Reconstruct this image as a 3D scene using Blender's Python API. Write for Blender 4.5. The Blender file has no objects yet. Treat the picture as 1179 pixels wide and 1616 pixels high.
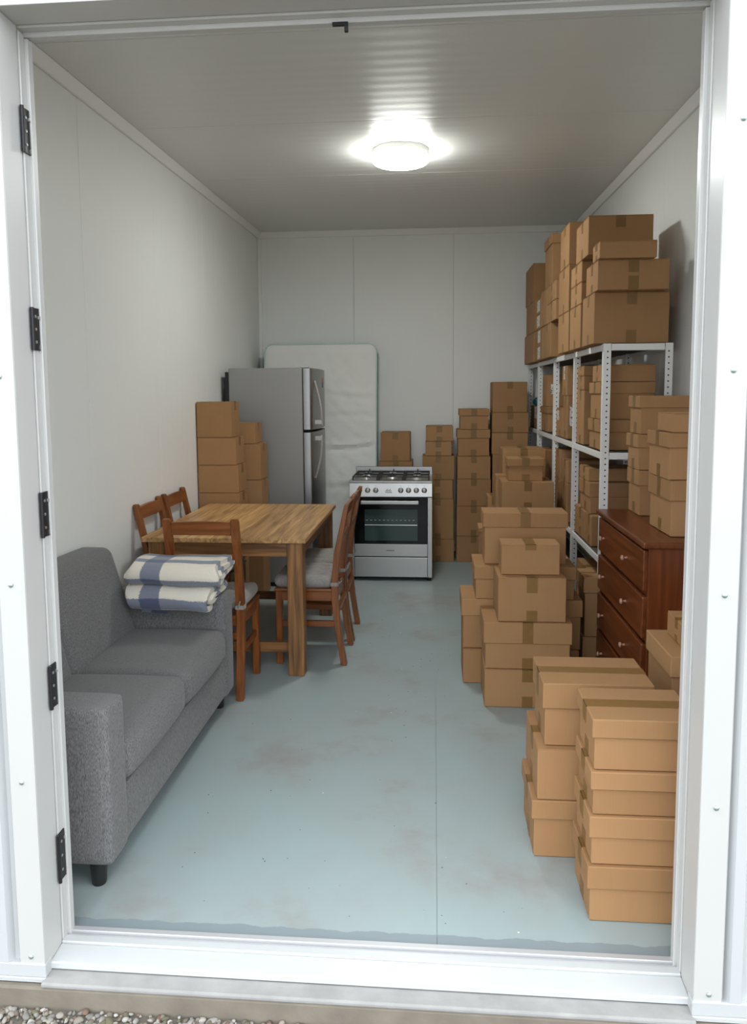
import bpy, bmesh, math, random
import numpy as np
from mathutils import Matrix, Vector
random.seed(7)
SC = bpy.context.scene
COL = SC.collection

# ------------------------------------------------------------------ camera
YAW, PITCH, ROLL = 0.0806796, -0.0970682, -0.0066650
F_PX, PP_Y, IMG_H = 1180.38, 735.0, 1616.0
fw = Vector((-math.sin(YAW)*math.cos(PITCH), math.cos(YAW)*math.cos(PITCH), math.sin(PITCH)))
rt0 = Vector((math.cos(YAW), math.sin(YAW), 0)); up0 = rt0.cross(fw)
rt = math.cos(ROLL)*rt0 + math.sin(ROLL)*up0
up = -math.sin(ROLL)*rt0 + math.cos(ROLL)*up0
cam = bpy.data.cameras.new('camera'); camo = bpy.data.objects.new('camera', cam); COL.objects.link(camo)
m = Matrix.Identity(4)
for i in range(3):
    m[i][0] = rt[i]; m[i][1] = up[i]; m[i][2] = -fw[i]
m.translation = (0, -2.32, 1.65)
camo.matrix_world = m
cam.sensor_fit = 'VERTICAL'; cam.sensor_height = 36.0
cam.lens = F_PX/IMG_H*36.0
cam.shift_y = -(IMG_H/2-PP_Y)/IMG_H
cam.clip_start = 0.05; cam.clip_end = 200
SC.camera = camo

# ------------------------------------------------------------------ world (overcast sky), exposure
W = bpy.data.worlds.new('overcast_sky'); SC.world = W; W.use_nodes = True
bg = W.node_tree.nodes['Background']
bg.inputs[0].default_value = (0.90, 0.95, 1.0, 1)
bg.inputs[1].default_value = 1.55
LAMP_STRENGTH = 34.0
vs = SC.view_settings
vs.view_transform = 'Standard'; vs.look = 'None'; vs.gamma = 1.0; vs.use_curve_mapping = False
vs.exposure = 1.15

# ------------------------------------------------------------------ materials
MAT = {}
def srgb(r, g, b):
    f = lambda c: (c/255/12.92) if c/255 <= .04045 else ((c/255+.055)/1.055)**2.4
    return (f(r), f(g), f(b), 1)
def newmat(name):
    mt = bpy.data.materials.new(name); mt.use_nodes = True
    nt = mt.node_tree; b = nt.nodes['Principled BSDF']
    MAT[name] = mt
    return mt, nt, b
def N(nt, t, **kw):
    n = nt.nodes.new(t)
    for k, v in kw.items(): setattr(n, k, v)
    return n
def simple(name, col, rough=.5, metal=0, spec=.5, noise=None, bump=0, bscale=200):
    mt, nt, b = newmat(name)
    b.inputs['Base Color'].default_value = col; b.inputs['Roughness'].default_value = rough
    b.inputs['Metallic'].default_value = metal; b.inputs['Specular IOR Level'].default_value = spec
    tc = N(nt, 'ShaderNodeTexCoord')
    if noise:
        sc, amt = noise
        nz = N(nt, 'ShaderNodeTexNoise'); nz.inputs['Scale'].default_value = sc; nz.inputs['Detail'].default_value = 4
        nt.links.new(tc.outputs['Object'], nz.inputs['Vector'])
        mx = N(nt, 'ShaderNodeMix', data_type='RGBA')
        mx.inputs[6].default_value = tuple(c*(1-amt) for c in col[:3])+(1,)
        mx.inputs[7].default_value = tuple(min(1, c*(1+amt)) for c in col[:3])+(1,)
        nt.links.new(nz.outputs['Fac'], mx.inputs[0]); nt.links.new(mx.outputs[2], b.inputs['Base Color'])
    if bump:
        nz = N(nt, 'ShaderNodeTexNoise'); nz.inputs['Scale'].default_value = bscale
        nt.links.new(tc.outputs['Object'], nz.inputs['Vector'])
        bp = N(nt, 'ShaderNodeBump'); bp.inputs['Strength'].default_value = bump; bp.inputs['Distance'].default_value = .002
        nt.links.new(nz.outputs['Fac'], bp.inputs['Height']); nt.links.new(bp.outputs[0], b.inputs['Normal'])
    return mt

def cardboard():
    mt, nt, b = newmat('kraft_cardboard')
    tc = N(nt, 'ShaderNodeTexCoord'); oi = N(nt, 'ShaderNodeObjectInfo')
    nz = N(nt, 'ShaderNodeTexNoise'); nz.inputs['Scale'].default_value = 9; nz.inputs['Detail'].default_value = 6
    nt.links.new(tc.outputs['Object'], nz.inputs['Vector'])
    mp = N(nt, 'ShaderNodeMapping'); mp.inputs['Scale'].default_value = (260, 260, 6)
    nt.links.new(tc.outputs['Object'], mp.inputs['Vector'])
    n2 = N(nt, 'ShaderNodeTexNoise'); n2.inputs['Scale'].default_value = 1
    nt.links.new(mp.outputs[0], n2.inputs['Vector'])
    r1 = N(nt, 'ShaderNodeMix', data_type='RGBA')
    r1.inputs[6].default_value = (.305, .166, .073, 1); r1.inputs[7].default_value = (.415, .232, .108, 1)
    a = N(nt, 'ShaderNodeMath', operation='MULTIPLY_ADD'); a.inputs[1].default_value = .45
    nt.links.new(nz.outputs['Fac'], a.inputs[0])
    a2 = N(nt, 'ShaderNodeMath', operation='MULTIPLY'); a2.inputs[1].default_value = .45
    nt.links.new(oi.outputs['Random'], a2.inputs[0]); nt.links.new(a2.outputs[0], a.inputs[2])
    a3 = N(nt, 'ShaderNodeMath', operation='MULTIPLY_ADD'); a3.inputs[1].default_value = .22
    nt.links.new(n2.outputs['Fac'], a3.inputs[0]); nt.links.new(a.outputs[0], a3.inputs[2])
    nt.links.new(a3.outputs[0], r1.inputs[0]); nt.links.new(r1.outputs[2], b.inputs['Base Color'])
    b.inputs['Roughness'].default_value = .78; b.inputs['Specular IOR Level'].default_value = .25
    bp = N(nt, 'ShaderNodeBump'); bp.inputs['Strength'].default_value = .12; bp.inputs['Distance'].default_value = .002
    nt.links.new(n2.outputs['Fac'], bp.inputs['Height']); nt.links.new(bp.outputs[0], b.inputs['Normal'])
cardboard()
simple('packing_tape', (.215, .115, .034, 1), .42, spec=.4, noise=(30, .12))

def wood(name, dark, light, axis, rough=.4, fine=1.0, vary=.25):
    mt, nt, b = newmat(name)
    tc = N(nt, 'ShaderNodeTexCoord'); oi = N(nt, 'ShaderNodeObjectInfo')
    mp = N(nt, 'ShaderNodeMapping')
    s = [38*fine, 38*fine, 38*fine]; s['xyz'.index(axis)] = 2.2*fine
    mp.inputs['Scale'].default_value = s
    off = N(nt, 'ShaderNodeVectorMath', operation='SCALE'); off.inputs[0].default_value = (7, 5, 9)
    nt.links.new(oi.outputs['Random'], off.inputs['Scale'])
    ad = N(nt, 'ShaderNodeVectorMath', operation='ADD')
    nt.links.new(tc.outputs['Object'], ad.inputs[0]); nt.links.new(off.outputs[0], ad.inputs[1])
    nt.links.new(ad.outputs[0], mp.inputs['Vector'])
    nz = N(nt, 'ShaderNodeTexNoise'); nz.inputs['Scale'].default_value = 1; nz.inputs['Detail'].default_value = 5
    nz.inputs['Distortion'].default_value = .7
    nt.links.new(mp.outputs[0], nz.inputs['Vector'])
    cr = N(nt, 'ShaderNodeValToRGB')
    cr.color_ramp.elements[0].position = .28; cr.color_ramp.elements[0].color = dark
    cr.color_ramp.elements[1].position = .72; cr.color_ramp.elements[1].color = light
    nt.links.new(nz.outputs['Fac'], cr.inputs[0])
    hs = N(nt, 'ShaderNodeHueSaturation')
    mr = N(nt, 'ShaderNodeMapRange'); mr.inputs[3].default_value = 1-vary; mr.inputs[4].default_value = 1+vary
    nt.links.new(oi.outputs['Random'], mr.inputs[0]); nt.links.new(mr.outputs[0], hs.inputs['Value'])
    nt.links.new(cr.outputs[0], hs.inputs['Color']); nt.links.new(hs.outputs[0], b.inputs['Base Color'])
    b.inputs['Roughness'].default_value = rough
    bp = N(nt, 'ShaderNodeBump'); bp.inputs['Strength'].default_value = .15; bp.inputs['Distance'].default_value = .001
    nt.links.new(nz.outputs['Fac'], bp.inputs['Height']); nt.links.new(bp.outputs[0], b.inputs['Normal'])
    return mt
for ax in 'xyz':
    wood('pine_'+ax, (.075, .030, .008, 1), (.33, .155, .050, 1), ax, .42)
    wood('stained_'+ax, (.125, .034, .006, 1), (.29, .093, .021, 1), ax, .33, vary=.08)
    wood('cherry_'+ax, (.080, .0185, .0045, 1), (.185, .048, .0125, 1), ax, .3, vary=.05)
wood('tabletop', (.225, .110, .039, 1), (.68, .405, .172, 1), 'y', .38, vary=.16)

def painted_panel(name, col, axis, rough=.42):
    mt, nt, b = newmat(name)
    tc = N(nt, 'ShaderNodeTexCoord')
    nz = N(nt, 'ShaderNodeTexNoise'); nz.inputs['Scale'].default_value = 1.7; nz.inputs['Detail'].default_value = 3
    nt.links.new(tc.outputs['Object'], nz.inputs['Vector'])
    mx = N(nt, 'ShaderNodeMix', data_type='RGBA')
    mx.inputs[6].default_value = tuple(c*.95 for c in col[:3])+(1,); mx.inputs[7].default_value = col
    nt.links.new(nz.outputs['Fac'], mx.inputs[0]); nt.links.new(mx.outputs[2], b.inputs['Base Color'])
    b.inputs['Roughness'].default_value = rough
    wv = N(nt, 'ShaderNodeTexWave', wave_type='BANDS', bands_direction=axis.upper())
    wv.inputs['Scale'].default_value = 3.2; wv.inputs['Distortion'].default_value = .35
    wv.inputs['Detail Scale'].default_value = .6
    nt.links.new(tc.outputs['Object'], wv.inputs['Vector'])
    bp = N(nt, 'ShaderNodeBump'); bp.inputs['Strength'].default_value = .25; bp.inputs['Distance'].default_value = .0022
    nt.links.new(wv.outputs['Fac'], bp.inputs['Height']); nt.links.new(bp.outputs[0], b.inputs['Normal'])
    return mt
painted_panel('wall_panel_y', (.85, .865, .845, 1), 'y', .5)
painted_panel('wall_panel_x', (.85, .865, .845, 1), 'x', .5)
painted_panel('ceiling_panel', (.79, .79, .75, 1), 'y', .37)
simple('white_trim', (.86, .86, .835, 1), .38)
simple('frame_white', (.52, .52, .507, 1), .32, noise=(3, .03))
simple('cladding_white', (.49, .51, .515, 1), .35)
simple('sill_white', (.54, .56, .56, 1), .3, noise=(12, .03))
simple('aluminium', (.52, .525, .535, 1), .4, metal=.3)
simple('screw_grey', (.42, .5, .48, 1), .35, metal=.7)
simple('hinge_black', (.018, .018, .021, 1), .38, metal=.3)
simple('seam_dark', (.42, .42, .40, 1), .7)

def floor_mat():
    mt, nt, b = newmat('floor_paint')
    tc = N(nt, 'ShaderNodeTexCoord')
    nz = N(nt, 'ShaderNodeTexNoise'); nz.inputs['Scale'].default_value = 1.6; nz.inputs['Detail'].default_value = 6; nz.inputs['Roughness'].default_value = .62
    nt.links.new(tc.outputs['Object'], nz.inputs['Vector'])
    cr = N(nt, 'ShaderNodeValToRGB')
    cr.color_ramp.elements[0].position = .34; cr.color_ramp.elements[0].color = (.305, .308, .297, 1)
    cr.color_ramp.elements[1].position = .62; cr.color_ramp.elements[1].color = (.335, .420, .425, 1)
    e = cr.color_ramp.elements.new(.46); e.color = (.335, .395, .395, 1)
    nt.links.new(nz.outputs['Fac'], cr.inputs[0])
    # older darker coat along the threshold, wavy brushed edge
    sp = N(nt, 'ShaderNodeSeparateXYZ'); nt.links.new(tc.outputs['Object'], sp.inputs[0])
    cx = N(nt, 'ShaderNodeCombineXYZ'); nt.links.new(sp.outputs[0], cx.inputs[0])
    n2 = N(nt, 'ShaderNodeTexNoise'); n2.inputs['Scale'].default_value = 9; n2.inputs['Detail'].default_value = 4
    nt.links.new(cx.outputs[0], n2.inputs['Vector'])
    ma = N(nt, 'ShaderNodeMath', operation='MULTIPLY_ADD'); ma.inputs[1].default_value = .05
    nt.links.new(n2.outputs['Fac'], ma.inputs[0]); nt.links.new(sp.outputs[1], ma.inputs[2])
    lt = N(nt, 'ShaderNodeMath', operation='LESS_THAN'); lt.inputs[1].default_value = -.152
    nt.links.new(ma.outputs[0], lt.inputs[0])
    mx = N(nt, 'ShaderNodeMix', data_type='RGBA'); mx.inputs[7].default_value = (.245, .295, .315, 1)
    nt.links.new(lt.outputs[0], mx.inputs[0]); nt.links.new(cr.outputs[0], mx.inputs[6])
    nt.links.new(mx.outputs[2], b.inputs['Base Color'])
    n3 = N(nt, 'ShaderNodeTexNoise'); n3.inputs['Scale'].default_value = 5; n3.inputs['Detail'].default_value = 5
    nt.links.new(tc.outputs['Object'], n3.inputs['Vector'])
    mr = N(nt, 'ShaderNodeMapRange'); mr.inputs[3].default_value = .34; mr.inputs[4].default_value = .56
    nt.links.new(n3.outputs['Fac'], mr.inputs[0]); nt.links.new(mr.outputs[0], b.inputs['Roughness'])
    bp = N(nt, 'ShaderNodeBump'); bp.inputs['Strength'].default_value = .12; bp.inputs['Distance'].default_value = .004
    nt.links.new(n3.outputs['Fac'], bp.inputs['Height']); nt.links.new(bp.outputs[0], b.inputs['Normal'])
floor_mat()

def fabric(name, c0, c1, scale=420):
    mt, nt, b = newmat(name)
    tc = N(nt, 'ShaderNodeTexCoord')
    mp = N(nt, 'ShaderNodeMapping'); mp.inputs['Scale'].default_value = (1, 1, .22)
    nt.links.new(tc.outputs['Object'], mp.inputs['Vector'])
    nz = N(nt, 'ShaderNodeTexNoise'); nz.inputs['Scale'].default_value = scale; nz.inputs['Detail'].default_value = 3
    nt.links.new(mp.outputs[0], nz.inputs['Vector'])
    cr = N(nt, 'ShaderNodeValToRGB')
    cr.color_ramp.elements[0].position = .3; cr.color_ramp.elements[0].color = c0
    cr.color_ramp.elements[1].position = .7; cr.color_ramp.elements[1].color = c1
    nt.links.new(nz.outputs['Fac'], cr.inputs[0]); nt.links.new(cr.outputs[0], b.inputs['Base Color'])
    b.inputs['Roughness'].default_value = .95; b.inputs['Specular IOR Level'].default_value = .15
    b.inputs['Sheen Weight'].default_value = .15
    bp = N(nt, 'ShaderNodeBump'); bp.inputs['Strength'].default_value = .3; bp.inputs['Distance'].default_value = .0015
    nt.links.new(nz.outputs['Fac'], bp.inputs['Height']); nt.links.new(bp.outputs[0], b.inputs['Normal'])
fabric('sofa_fabric', (.080, .079, .080, 1), (.225, .222, .221, 1), 430)
fabric('cushion_cotton', (.22, .205, .188, 1), (.35, .325, .30, 1), 260)
simple('leg_black', (.012, .011, .011, 1), .35)
simple('steel_side', (.30, .30, .295, 1), .42, metal=.35, noise=(2, .04))
def steel(name, col, rough):
    mt, nt, b = newmat(name)
    tc = N(nt, 'ShaderNodeTexCoord'); mp = N(nt, 'ShaderNodeMapping'); mp.inputs['Scale'].default_value = (4, 4, 500)
    nt.links.new(tc.outputs['Object'], mp.inputs['Vector'])
    nz = N(nt, 'ShaderNodeTexNoise'); nz.inputs['Scale'].default_value = 1
    nt.links.new(mp.outputs[0], nz.inputs['Vector'])
    mr = N(nt, 'ShaderNodeMapRange'); mr.inputs[3].default_value = rough-.07; mr.inputs[4].default_value = rough+.07
    nt.links.new(nz.outputs['Fac'], mr.inputs[0]); nt.links.new(mr.outputs[0], b.inputs['Roughness'])
    b.inputs['Base Color'].default_value = col; b.inputs['Metallic'].default_value = .9
steel('stainless', (.42, .418, .408, 1), .34)
steel('fridge_steel', (.30, .30, .295, 1), .36)
simple('chrome', (.80, .79, .76, 1), .3, metal=.75)
simple('black_enamel', (.012, .012, .013, 1), .3)
simple('cast_iron', (.014, .014, .014, 1), .55)
simple('black_glass', (.003, .003, .004, 1), .12, spec=.3)
simple('oven_window', (.030, .058, .055, 1), .12, spec=.4)
simple('mattress_quilt', (.80, .805, .775, 1), .9, spec=.15, bump=.5, bscale=30)
simple('mattress_piping', (.50, .62, .585, 1), .8)
simple('mattress_side', (.10, .205, .215, 1), .85)
simple('rack_white', (.79, .79, .78, 1), .35)
simple('hole_dark', (.015, .015, .016, 1), .8)
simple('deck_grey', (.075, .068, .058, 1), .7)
simple('knob_brass', (.42, .22, .14, 1), .35)
simple('teal_plastic', (.02, .22, .27, 1), .3)
simple('concrete', (.33, .325, .315, 1), .9, noise=(14, .25), bump=.5, bscale=60)
simple('concrete_side', (.20, .172, .137, 1), .95, noise=(9, .45), bump=.6, bscale=50)
simple('gravel_bed', (.14, .125, .10, 1), 1, noise=(60, .5), bump=.8, bscale=90)
simple('white_chip', (.85, .85, .83, 1), .7)
simple('dark_chip', (.05, .045, .04, 1), .8)
simple('print_dark', (.06, .06, .06, 1), .5)
simple('sticker_red', (.45, .08, .04, 1), .5)
simple('sticker_blue', (.04, .07, .12, 1), .5)
simple('door_gasket', (.02, .02, .022, 1), .6)
simple('cap_grey', (.45, .45, .44, 1), .4)

def label_mat():
    mt, nt, b = newmat('shipping_label')
    tc = N(nt, 'ShaderNodeTexCoord')
    mp = N(nt, 'ShaderNodeMapping'); mp.inputs['Scale'].default_value = (70, 70, 70)
    nt.links.new(tc.outputs['Object'], mp.inputs['Vector'])
    nz = N(nt, 'ShaderNodeTexNoise'); nz.inputs['Scale'].default_value = 1.0; nz.inputs['Detail'].default_value = 1
    nt.links.new(mp.outputs[0], nz.inputs['Vector'])
    cr = N(nt, 'ShaderNodeValToRGB'); cr.color_ramp.interpolation = 'CONSTANT'
    cr.color_ramp.elements[0].color = (.12, .12, .12, 1); cr.color_ramp.elements[1].position = .42; cr.color_ramp.elements[1].color = (.74, .73, .71, 1)
    nt.links.new(nz.outputs['Fac'], cr.inputs[0]); nt.links.new(cr.outputs[0], b.inputs['Base Color'])
    b.inputs['Roughness'].default_value = .55
label_mat()

def plaid():
    mt, nt, b = newmat('plaid_wool')
    uv = N(nt, 'ShaderNodeUVMap'); sp = N(nt, 'ShaderNodeSeparateXYZ'); nt.links.new(uv.outputs[0], sp.inputs[0])
    def band(out, period, lo, hi, shift):
        a = N(nt, 'ShaderNodeMath', operation='ADD'); a.inputs[1].default_value = shift; nt.links.new(out, a.inputs[0])
        d = N(nt, 'ShaderNodeMath', operation='DIVIDE'); d.inputs[1].default_value = period; nt.links.new(a.outputs[0], d.inputs[0])
        f = N(nt, 'ShaderNodeMath', operation='FRACT'); nt.links.new(d.outputs[0], f.inputs[0])
        g = N(nt, 'ShaderNodeMath', operation='GREATER_THAN'); g.inputs[1].default_value = lo; nt.links.new(f.outputs[0], g.inputs[0])
        l = N(nt, 'ShaderNodeMath', operation='LESS_THAN'); l.inputs[1].default_value = hi; nt.links.new(f.outputs[0], l.inputs[0])
        m_ = N(nt, 'ShaderNodeMath', operation='MULTIPLY'); nt.links.new(g.outputs[0], m_.inputs[0]); nt.links.new(l.outputs[0], m_.inputs[1])
        return m_.outputs[0]
    tz = N(nt, 'ShaderNodeTexCoord'); nz0 = N(nt, 'ShaderNodeTexNoise'); nz0.inputs['Scale'].default_value = 260
    nt.links.new(tz.outputs['Object'], nz0.inputs['Vector'])
    un_ = N(nt, 'ShaderNodeMath', operation='MULTIPLY_ADD'); un_.inputs[1].default_value = .022; nt.links.new(nz0.outputs['Fac'], un_.inputs[0]); nt.links.new(sp.outputs[0], un_.inputs[2])
    vn = N(nt, 'ShaderNodeMath', operation='MULTIPLY_ADD'); vn.inputs[1].default_value = .018; nt.links.new(nz0.outputs['Fac'], vn.inputs[0]); nt.links.new(sp.outputs[1], vn.inputs[2])
    bx = band(un_.outputs[0], .62, .14, .30, 0.0)
    bv = band(vn.outputs[0], .15, .13, .5, 0.0)
    s = N(nt, 'ShaderNodeMath', operation='ADD'); nt.links.new(bx, s.inputs[0]); nt.links.new(bv, s.inputs[1])
    h = N(nt, 'ShaderNodeMath', operation='MULTIPLY'); h.inputs[1].default_value = .5; nt.links.new(s.outputs[0], h.inputs[0])
    cr = N(nt, 'ShaderNodeValToRGB')
    cr.color_ramp.elements[0].color = (.72, .67, .575, 1); cr.color_ramp.elements[1].color = (.085, .103, .175, 1)
    e = cr.color_ramp.elements.new(.5); e.color = (.205, .225, .285, 1)
    nt.links.new(h.outputs[0], cr.inputs[0]); nt.links.new(cr.outputs[0], b.inputs['Base Color'])
    b.inputs['Roughness'].default_value = 1; b.inputs['Specular IOR Level'].default_value = .1; b.inputs['Sheen Weight'].default_value = .3
    tc = N(nt, 'ShaderNodeTexCoord'); nz = N(nt, 'ShaderNodeTexNoise'); nz.inputs['Scale'].default_value = 120; nz.inputs['Detail'].default_value = 4
    nt.links.new(tc.outputs['Object'], nz.inputs['Vector'])
    bp = N(nt, 'ShaderNodeBump'); bp.inputs['Strength'].default_value = .6; bp.inputs['Distance'].default_value = .004
    nt.links.new(nz.outputs['Fac'], bp.inputs['Height']); nt.links.new(bp.outputs[0], b.inputs['Normal'])
plaid()
def emis(name, col, s):
    mt, nt, b = newmat(name)
    b.inputs['Base Color'].default_value = (.9, .9, .9, 1)
    b.inputs['Emission Color'].default_value = col; b.inputs['Emission Strength'].default_value = s
emis('lamp_diffuser', (.97, 1.0, .965, 1), LAMP_STRENGTH)
def pebble_mat():
    mt, nt, b = newmat('pebbles')
    a = N(nt, 'ShaderNodeVertexColor'); a.layer_name = 'tint'
    nt.links.new(a.outputs[0], b.inputs['Base Color']); b.inputs['Roughness'].default_value = .85
pebble_mat()

# ------------------------------------------------------------------ mesh helpers
class MB:
    def __init__(s, origin=(0, 0, 0)):
        s.v = []; s.f = []; s.o = origin; s.uv = None
    def add(s, vs, fs):
        n = len(s.v)
        s.v += [(x-s.o[0], y-s.o[1], z-s.o[2]) for x, y, z in vs]
        s.f += [tuple(i+n for i in f) for f in fs]
        return s
    def hexa(s, p):   # 0-3 bottom ring ccw, 4-7 top ring
        return s.add(p, [(3, 2, 1, 0), (4, 5, 6, 7), (0, 1, 5, 4), (1, 2, 6, 5), (2, 3, 7, 6), (3, 0, 4, 7)])
    def box(s, x0, x1, y0, y1, z0, z1):
        return s.hexa([(x0, y0, z0), (x1, y0, z0), (x1, y1, z0), (x0, y1, z0), (x0, y0, z1), (x1, y0, z1), (x1, y1, z1), (x0, y1, z1)])
    def rings(s, rings, cap=True):
        n = len(rings[0]); vs = [p for r in rings for p in r]; fs = []
        for i in range(len(rings)-1):
            for j in range(n):
                k = (j+1) % n
                fs.append((i*n+j, i*n+k, (i+1)*n+k, (i+1)*n+j))
        if cap:
            fs.append(tuple(range(n-1, -1, -1))); fs.append(tuple((len(rings)-1)*n+j for j in range(n)))
        return s.add(vs, fs)
    def lathe(s, c, prof, n=24, axis='z'):
        R = []
        for r, h in prof:
            ring = []
            for j in range(n):
                a = 2*math.pi*j/n; u, w = r*math.cos(a), r*math.sin(a)
                if axis == 'z': ring.append((c[0]+u, c[1]+w, c[2]+h))
                elif axis == 'x': ring.append((c[0]+h, c[1]+u, c[2]+w))
                else: ring.append((c[0]+w, c[1]+h, c[2]+u))
            R.append(ring)
        return s.rings(R)
    def tube(s, pts, r, n=8, sx=1.0):
        pts = [Vector(p) for p in pts]; R = []
        for i, p in enumerate(pts):
            t = (pts[min(i+1, len(pts)-1)]-pts[max(i-1, 0)]).normalized()
            ref = Vector((0, 0, 1)) if abs(t.z) < .9 else Vector((0, 1, 0))
            a = t.cross(ref).normalized(); b = t.cross(a)
            rr = r[i] if isinstance(r, (list, tuple)) else r
            R.append([tuple(p+a*math.cos(2*math.pi*j/n)*rr*sx+b*math.sin(2*math.pi*j/n)*rr) for j in range(n)])
        return s.rings(R)
    def soft(s, c, half, r, bulge=(0, 0, 0), n=14, warp=None):
        """rounded cushion: cube grid, rounded edges, faces bulged"""
        def knots():
            t = [-1+2*i/n for i in range(n+1)]
            return [math.copysign(1-(1-abs(a))**1.8, a) for a in t]
        kk = knots(); cache = {}; vs = []; fs = []
        def vert(p):
            key = tuple(round(q, 5) for q in p)
            if key in cache: return cache[key]
            P = [p[i]*half[i] for i in range(3)]
            inn = [max(-half[i]+r, min(half[i]-r, P[i])) for i in range(3)]
            d = Vector([P[i]-inn[i] for i in range(3)])
            if d.length > 1e-9: d = d.normalized()*r
            q = [inn[i]+d[i] for i in range(3)]
            for i in range(3):
                j, k = (i+1) % 3, (i+2) % 3
                q[i] += bulge[i]*p[i]*(1-p[j]**2)*(1-p[k]**2) if abs(p[i]) > .999 else bulge[i]*p[i]*(1-p[j]**2)*(1-p[k]**2)
            w = (c[0]+q[0], c[1]+q[1], c[2]+q[2])
            if warp: w = warp(*w)
            cache[key] = len(vs); vs.append(w); return cache[key]
        for ax in range(3):
            for sg in (-1, 1):
                for i in range(n):
                    for j in range(n):
                        q = []
                        for (a, b_) in ((i, j), (i+1, j), (i+1, j+1), (i, j+1)):
                            p = [0, 0, 0]; p[ax] = sg; p[(ax+1) % 3] = kk[a]; p[(ax+2) % 3] = kk[b_]
                            q.append(vert(p))
                        fs.append(tuple(q) if sg > 0 else tuple(q[::-1]))
        return s.add(vs, fs)
    def build(s, name, mat, parent=None, bevel=0, seg=1, smooth=False, loc=None):
        me = bpy.data.meshes.new(name)
        me.from_pydata(s.v, [], s.f)
        if s.uv: 
            ul = me.uv_layers.new(name='UVMap')
            for i, l in enumerate(me.loops): ul.data[i].uv = s.uv[l.vertex_index]
        if bevel or smooth:
            bm = bmesh.new(); bm.from_mesh(me)
            if bevel:
                ed = [e for e in bm.edges if len(e.link_faces) == 2 and e.calc_face_angle(0) > .5]
                bmesh.ops.bevel(bm, geom=ed, offset=bevel, segments=seg, affect='EDGES', profile=.5)
            if smooth:
                for f in bm.faces: f.smooth = True
                for e in bm.edges:
                    if len(e.link_faces) == 2 and e.calc_face_angle(0) > .7: e.smooth = False
            bm.to_mesh(me); bm.free()
        me.materials.append(MAT[mat])
        o = bpy.data.objects.new(name, me); COL.objects.link(o)
        if parent is not None: o.parent = parent
        o.location = loc if loc is not None else ((0, 0, 0) if parent is not None else s.o)
        return o

def thing(name, label, cat, loc=(0, 0, 0), group=None, rz=0):
    o = bpy.data.objects.new(name, None); COL.objects.link(o)
    o.empty_display_size = .1
    o.location = loc; o.rotation_euler = (0, 0, rz)
    o['label'] = label; o['category'] = cat
    if group: o['group'] = group
    return o
def tag(o, label=None, cat=None, group=None, kind=None):
    if label: o['label'] = label
    if cat: o['category'] = cat
    if group: o['group'] = group
    if kind: o['kind'] = kind
    return o
def struct(o, label=None):
    o['kind'] = 'structure'
    if label: o['label'] = label
    return o
def copy_tree(o, parent=None):
    c = o.copy(); COL.objects.link(c); c.parent = parent
    for ch in list(o.children): copy_tree(ch, c)
    return c

# ------------------------------------------------------------------ the room shell
XL, XR, YB, YF, YO = -1.795, 1.405, 5.40, -0.23, -0.385
DL, DR, DH = -1.12, 0.70, 2.64
cz = lambda y: 3.165+.022*y            # sloping ceiling

fl = struct(MB((0, 0, 0)).box(XL-.1, XR+.1, YF-.02, YB+.1, -.12, -.006).build('floor', 'floor_paint'), 'blue-grey painted concrete floor')
for a, b in ((XL, .0114), (.0126, XR)):
    MB((0, 0, 0)).box(a, b, YF, YB, -.006, 0).build('floor_slab', 'floor_paint', fl)

def wall_panels(wall, axis, seams, lo, hi, plane, sgn, mat, top):
    ed = [lo]+seams+[hi]
    for a, b in zip(ed[:-1], ed[1:]):
        mb = MB((0, 0, 0)); g = .0012
        if axis == 'y':
            x0, x1 = sorted((plane, plane-sgn*.012))
            mb.hexa([(x0, a+g, 0), (x1, a+g, 0), (x1, b-g, 0), (x0, b-g, 0), (x0, a+g, top(a)), (x1, a+g, top(a)), (x1, b-g, top(b)), (x0, b-g, top(b))])
        else:
            y0, y1 = sorted((plane, plane-sgn*.012))
            mb.hexa([(a+g, y0, 0), (b-g, y0, 0), (b-g, y1, 0), (a+g, y1, 0), (a+g, y0, top(a)), (b-g, y0, top(b)), (b-g, y1, top(b)), (a+g, y1, top(a))])
        mb.build('wall_panel', mat, wall, bevel=.0012)
ctop = lambda y: cz(y)+.01
wl = struct(MB().box(XL-.11, XL-.011, YO+.04, YB+.11, -.1, 3.42).build('wall_left', 'seam_dark'), 'pale grey insulated panel wall on the left')
wall_panels(wl, 'y', [.47, 1.47, 2.48, 3.51, 4.52], YF, YB, XL, 1, 'wall_panel_y', ctop)
wr = struct(MB().box(XR+.011, XR+.11, YO+.04, YB+.11, -.1, 3.42).build('wall_right', 'seam_dark'), 'pale grey insulated panel wall on the right')
wall_panels(wr, 'y', [.45, 1.48, 2.51, 3.60, 4.62], YF, YB, XR, -1, 'wall_panel_y', ctop)
wb = struct(MB().box(XL-.011, XR+.011, YB+.011, YB+.11, -.1, 3.42).build('wall_back', 'seam_dark'), 'pale grey panel wall at the back')
wall_panels(wb, 'x', [-.814, .198, 1.21], XL, XR, YB, -1, 'wall_panel_x', lambda x: cz(YB)+.01)
ce = struct(MB().hexa([(XL-.11, YO+.04, cz(YO)+.012), (XR+.11, YO+.04, cz(YO)+.012), (XR+.11, YB+.11, cz(YB)+.012), (XL-.11, YB+.11, cz(YB)+.012),
                       (XL-.11, YO+.04, 3.45), (XR+.11, YO+.04, 3.45), (XR+.11, YB+.11, 3.45), (XL-.11, YB+.11, 3.45)]).build('ceiling', 'seam_dark'), 'light grey ribbed panel ceiling')
ced = [YF, 1.0, 2.15, 3.30, YB]
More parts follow.
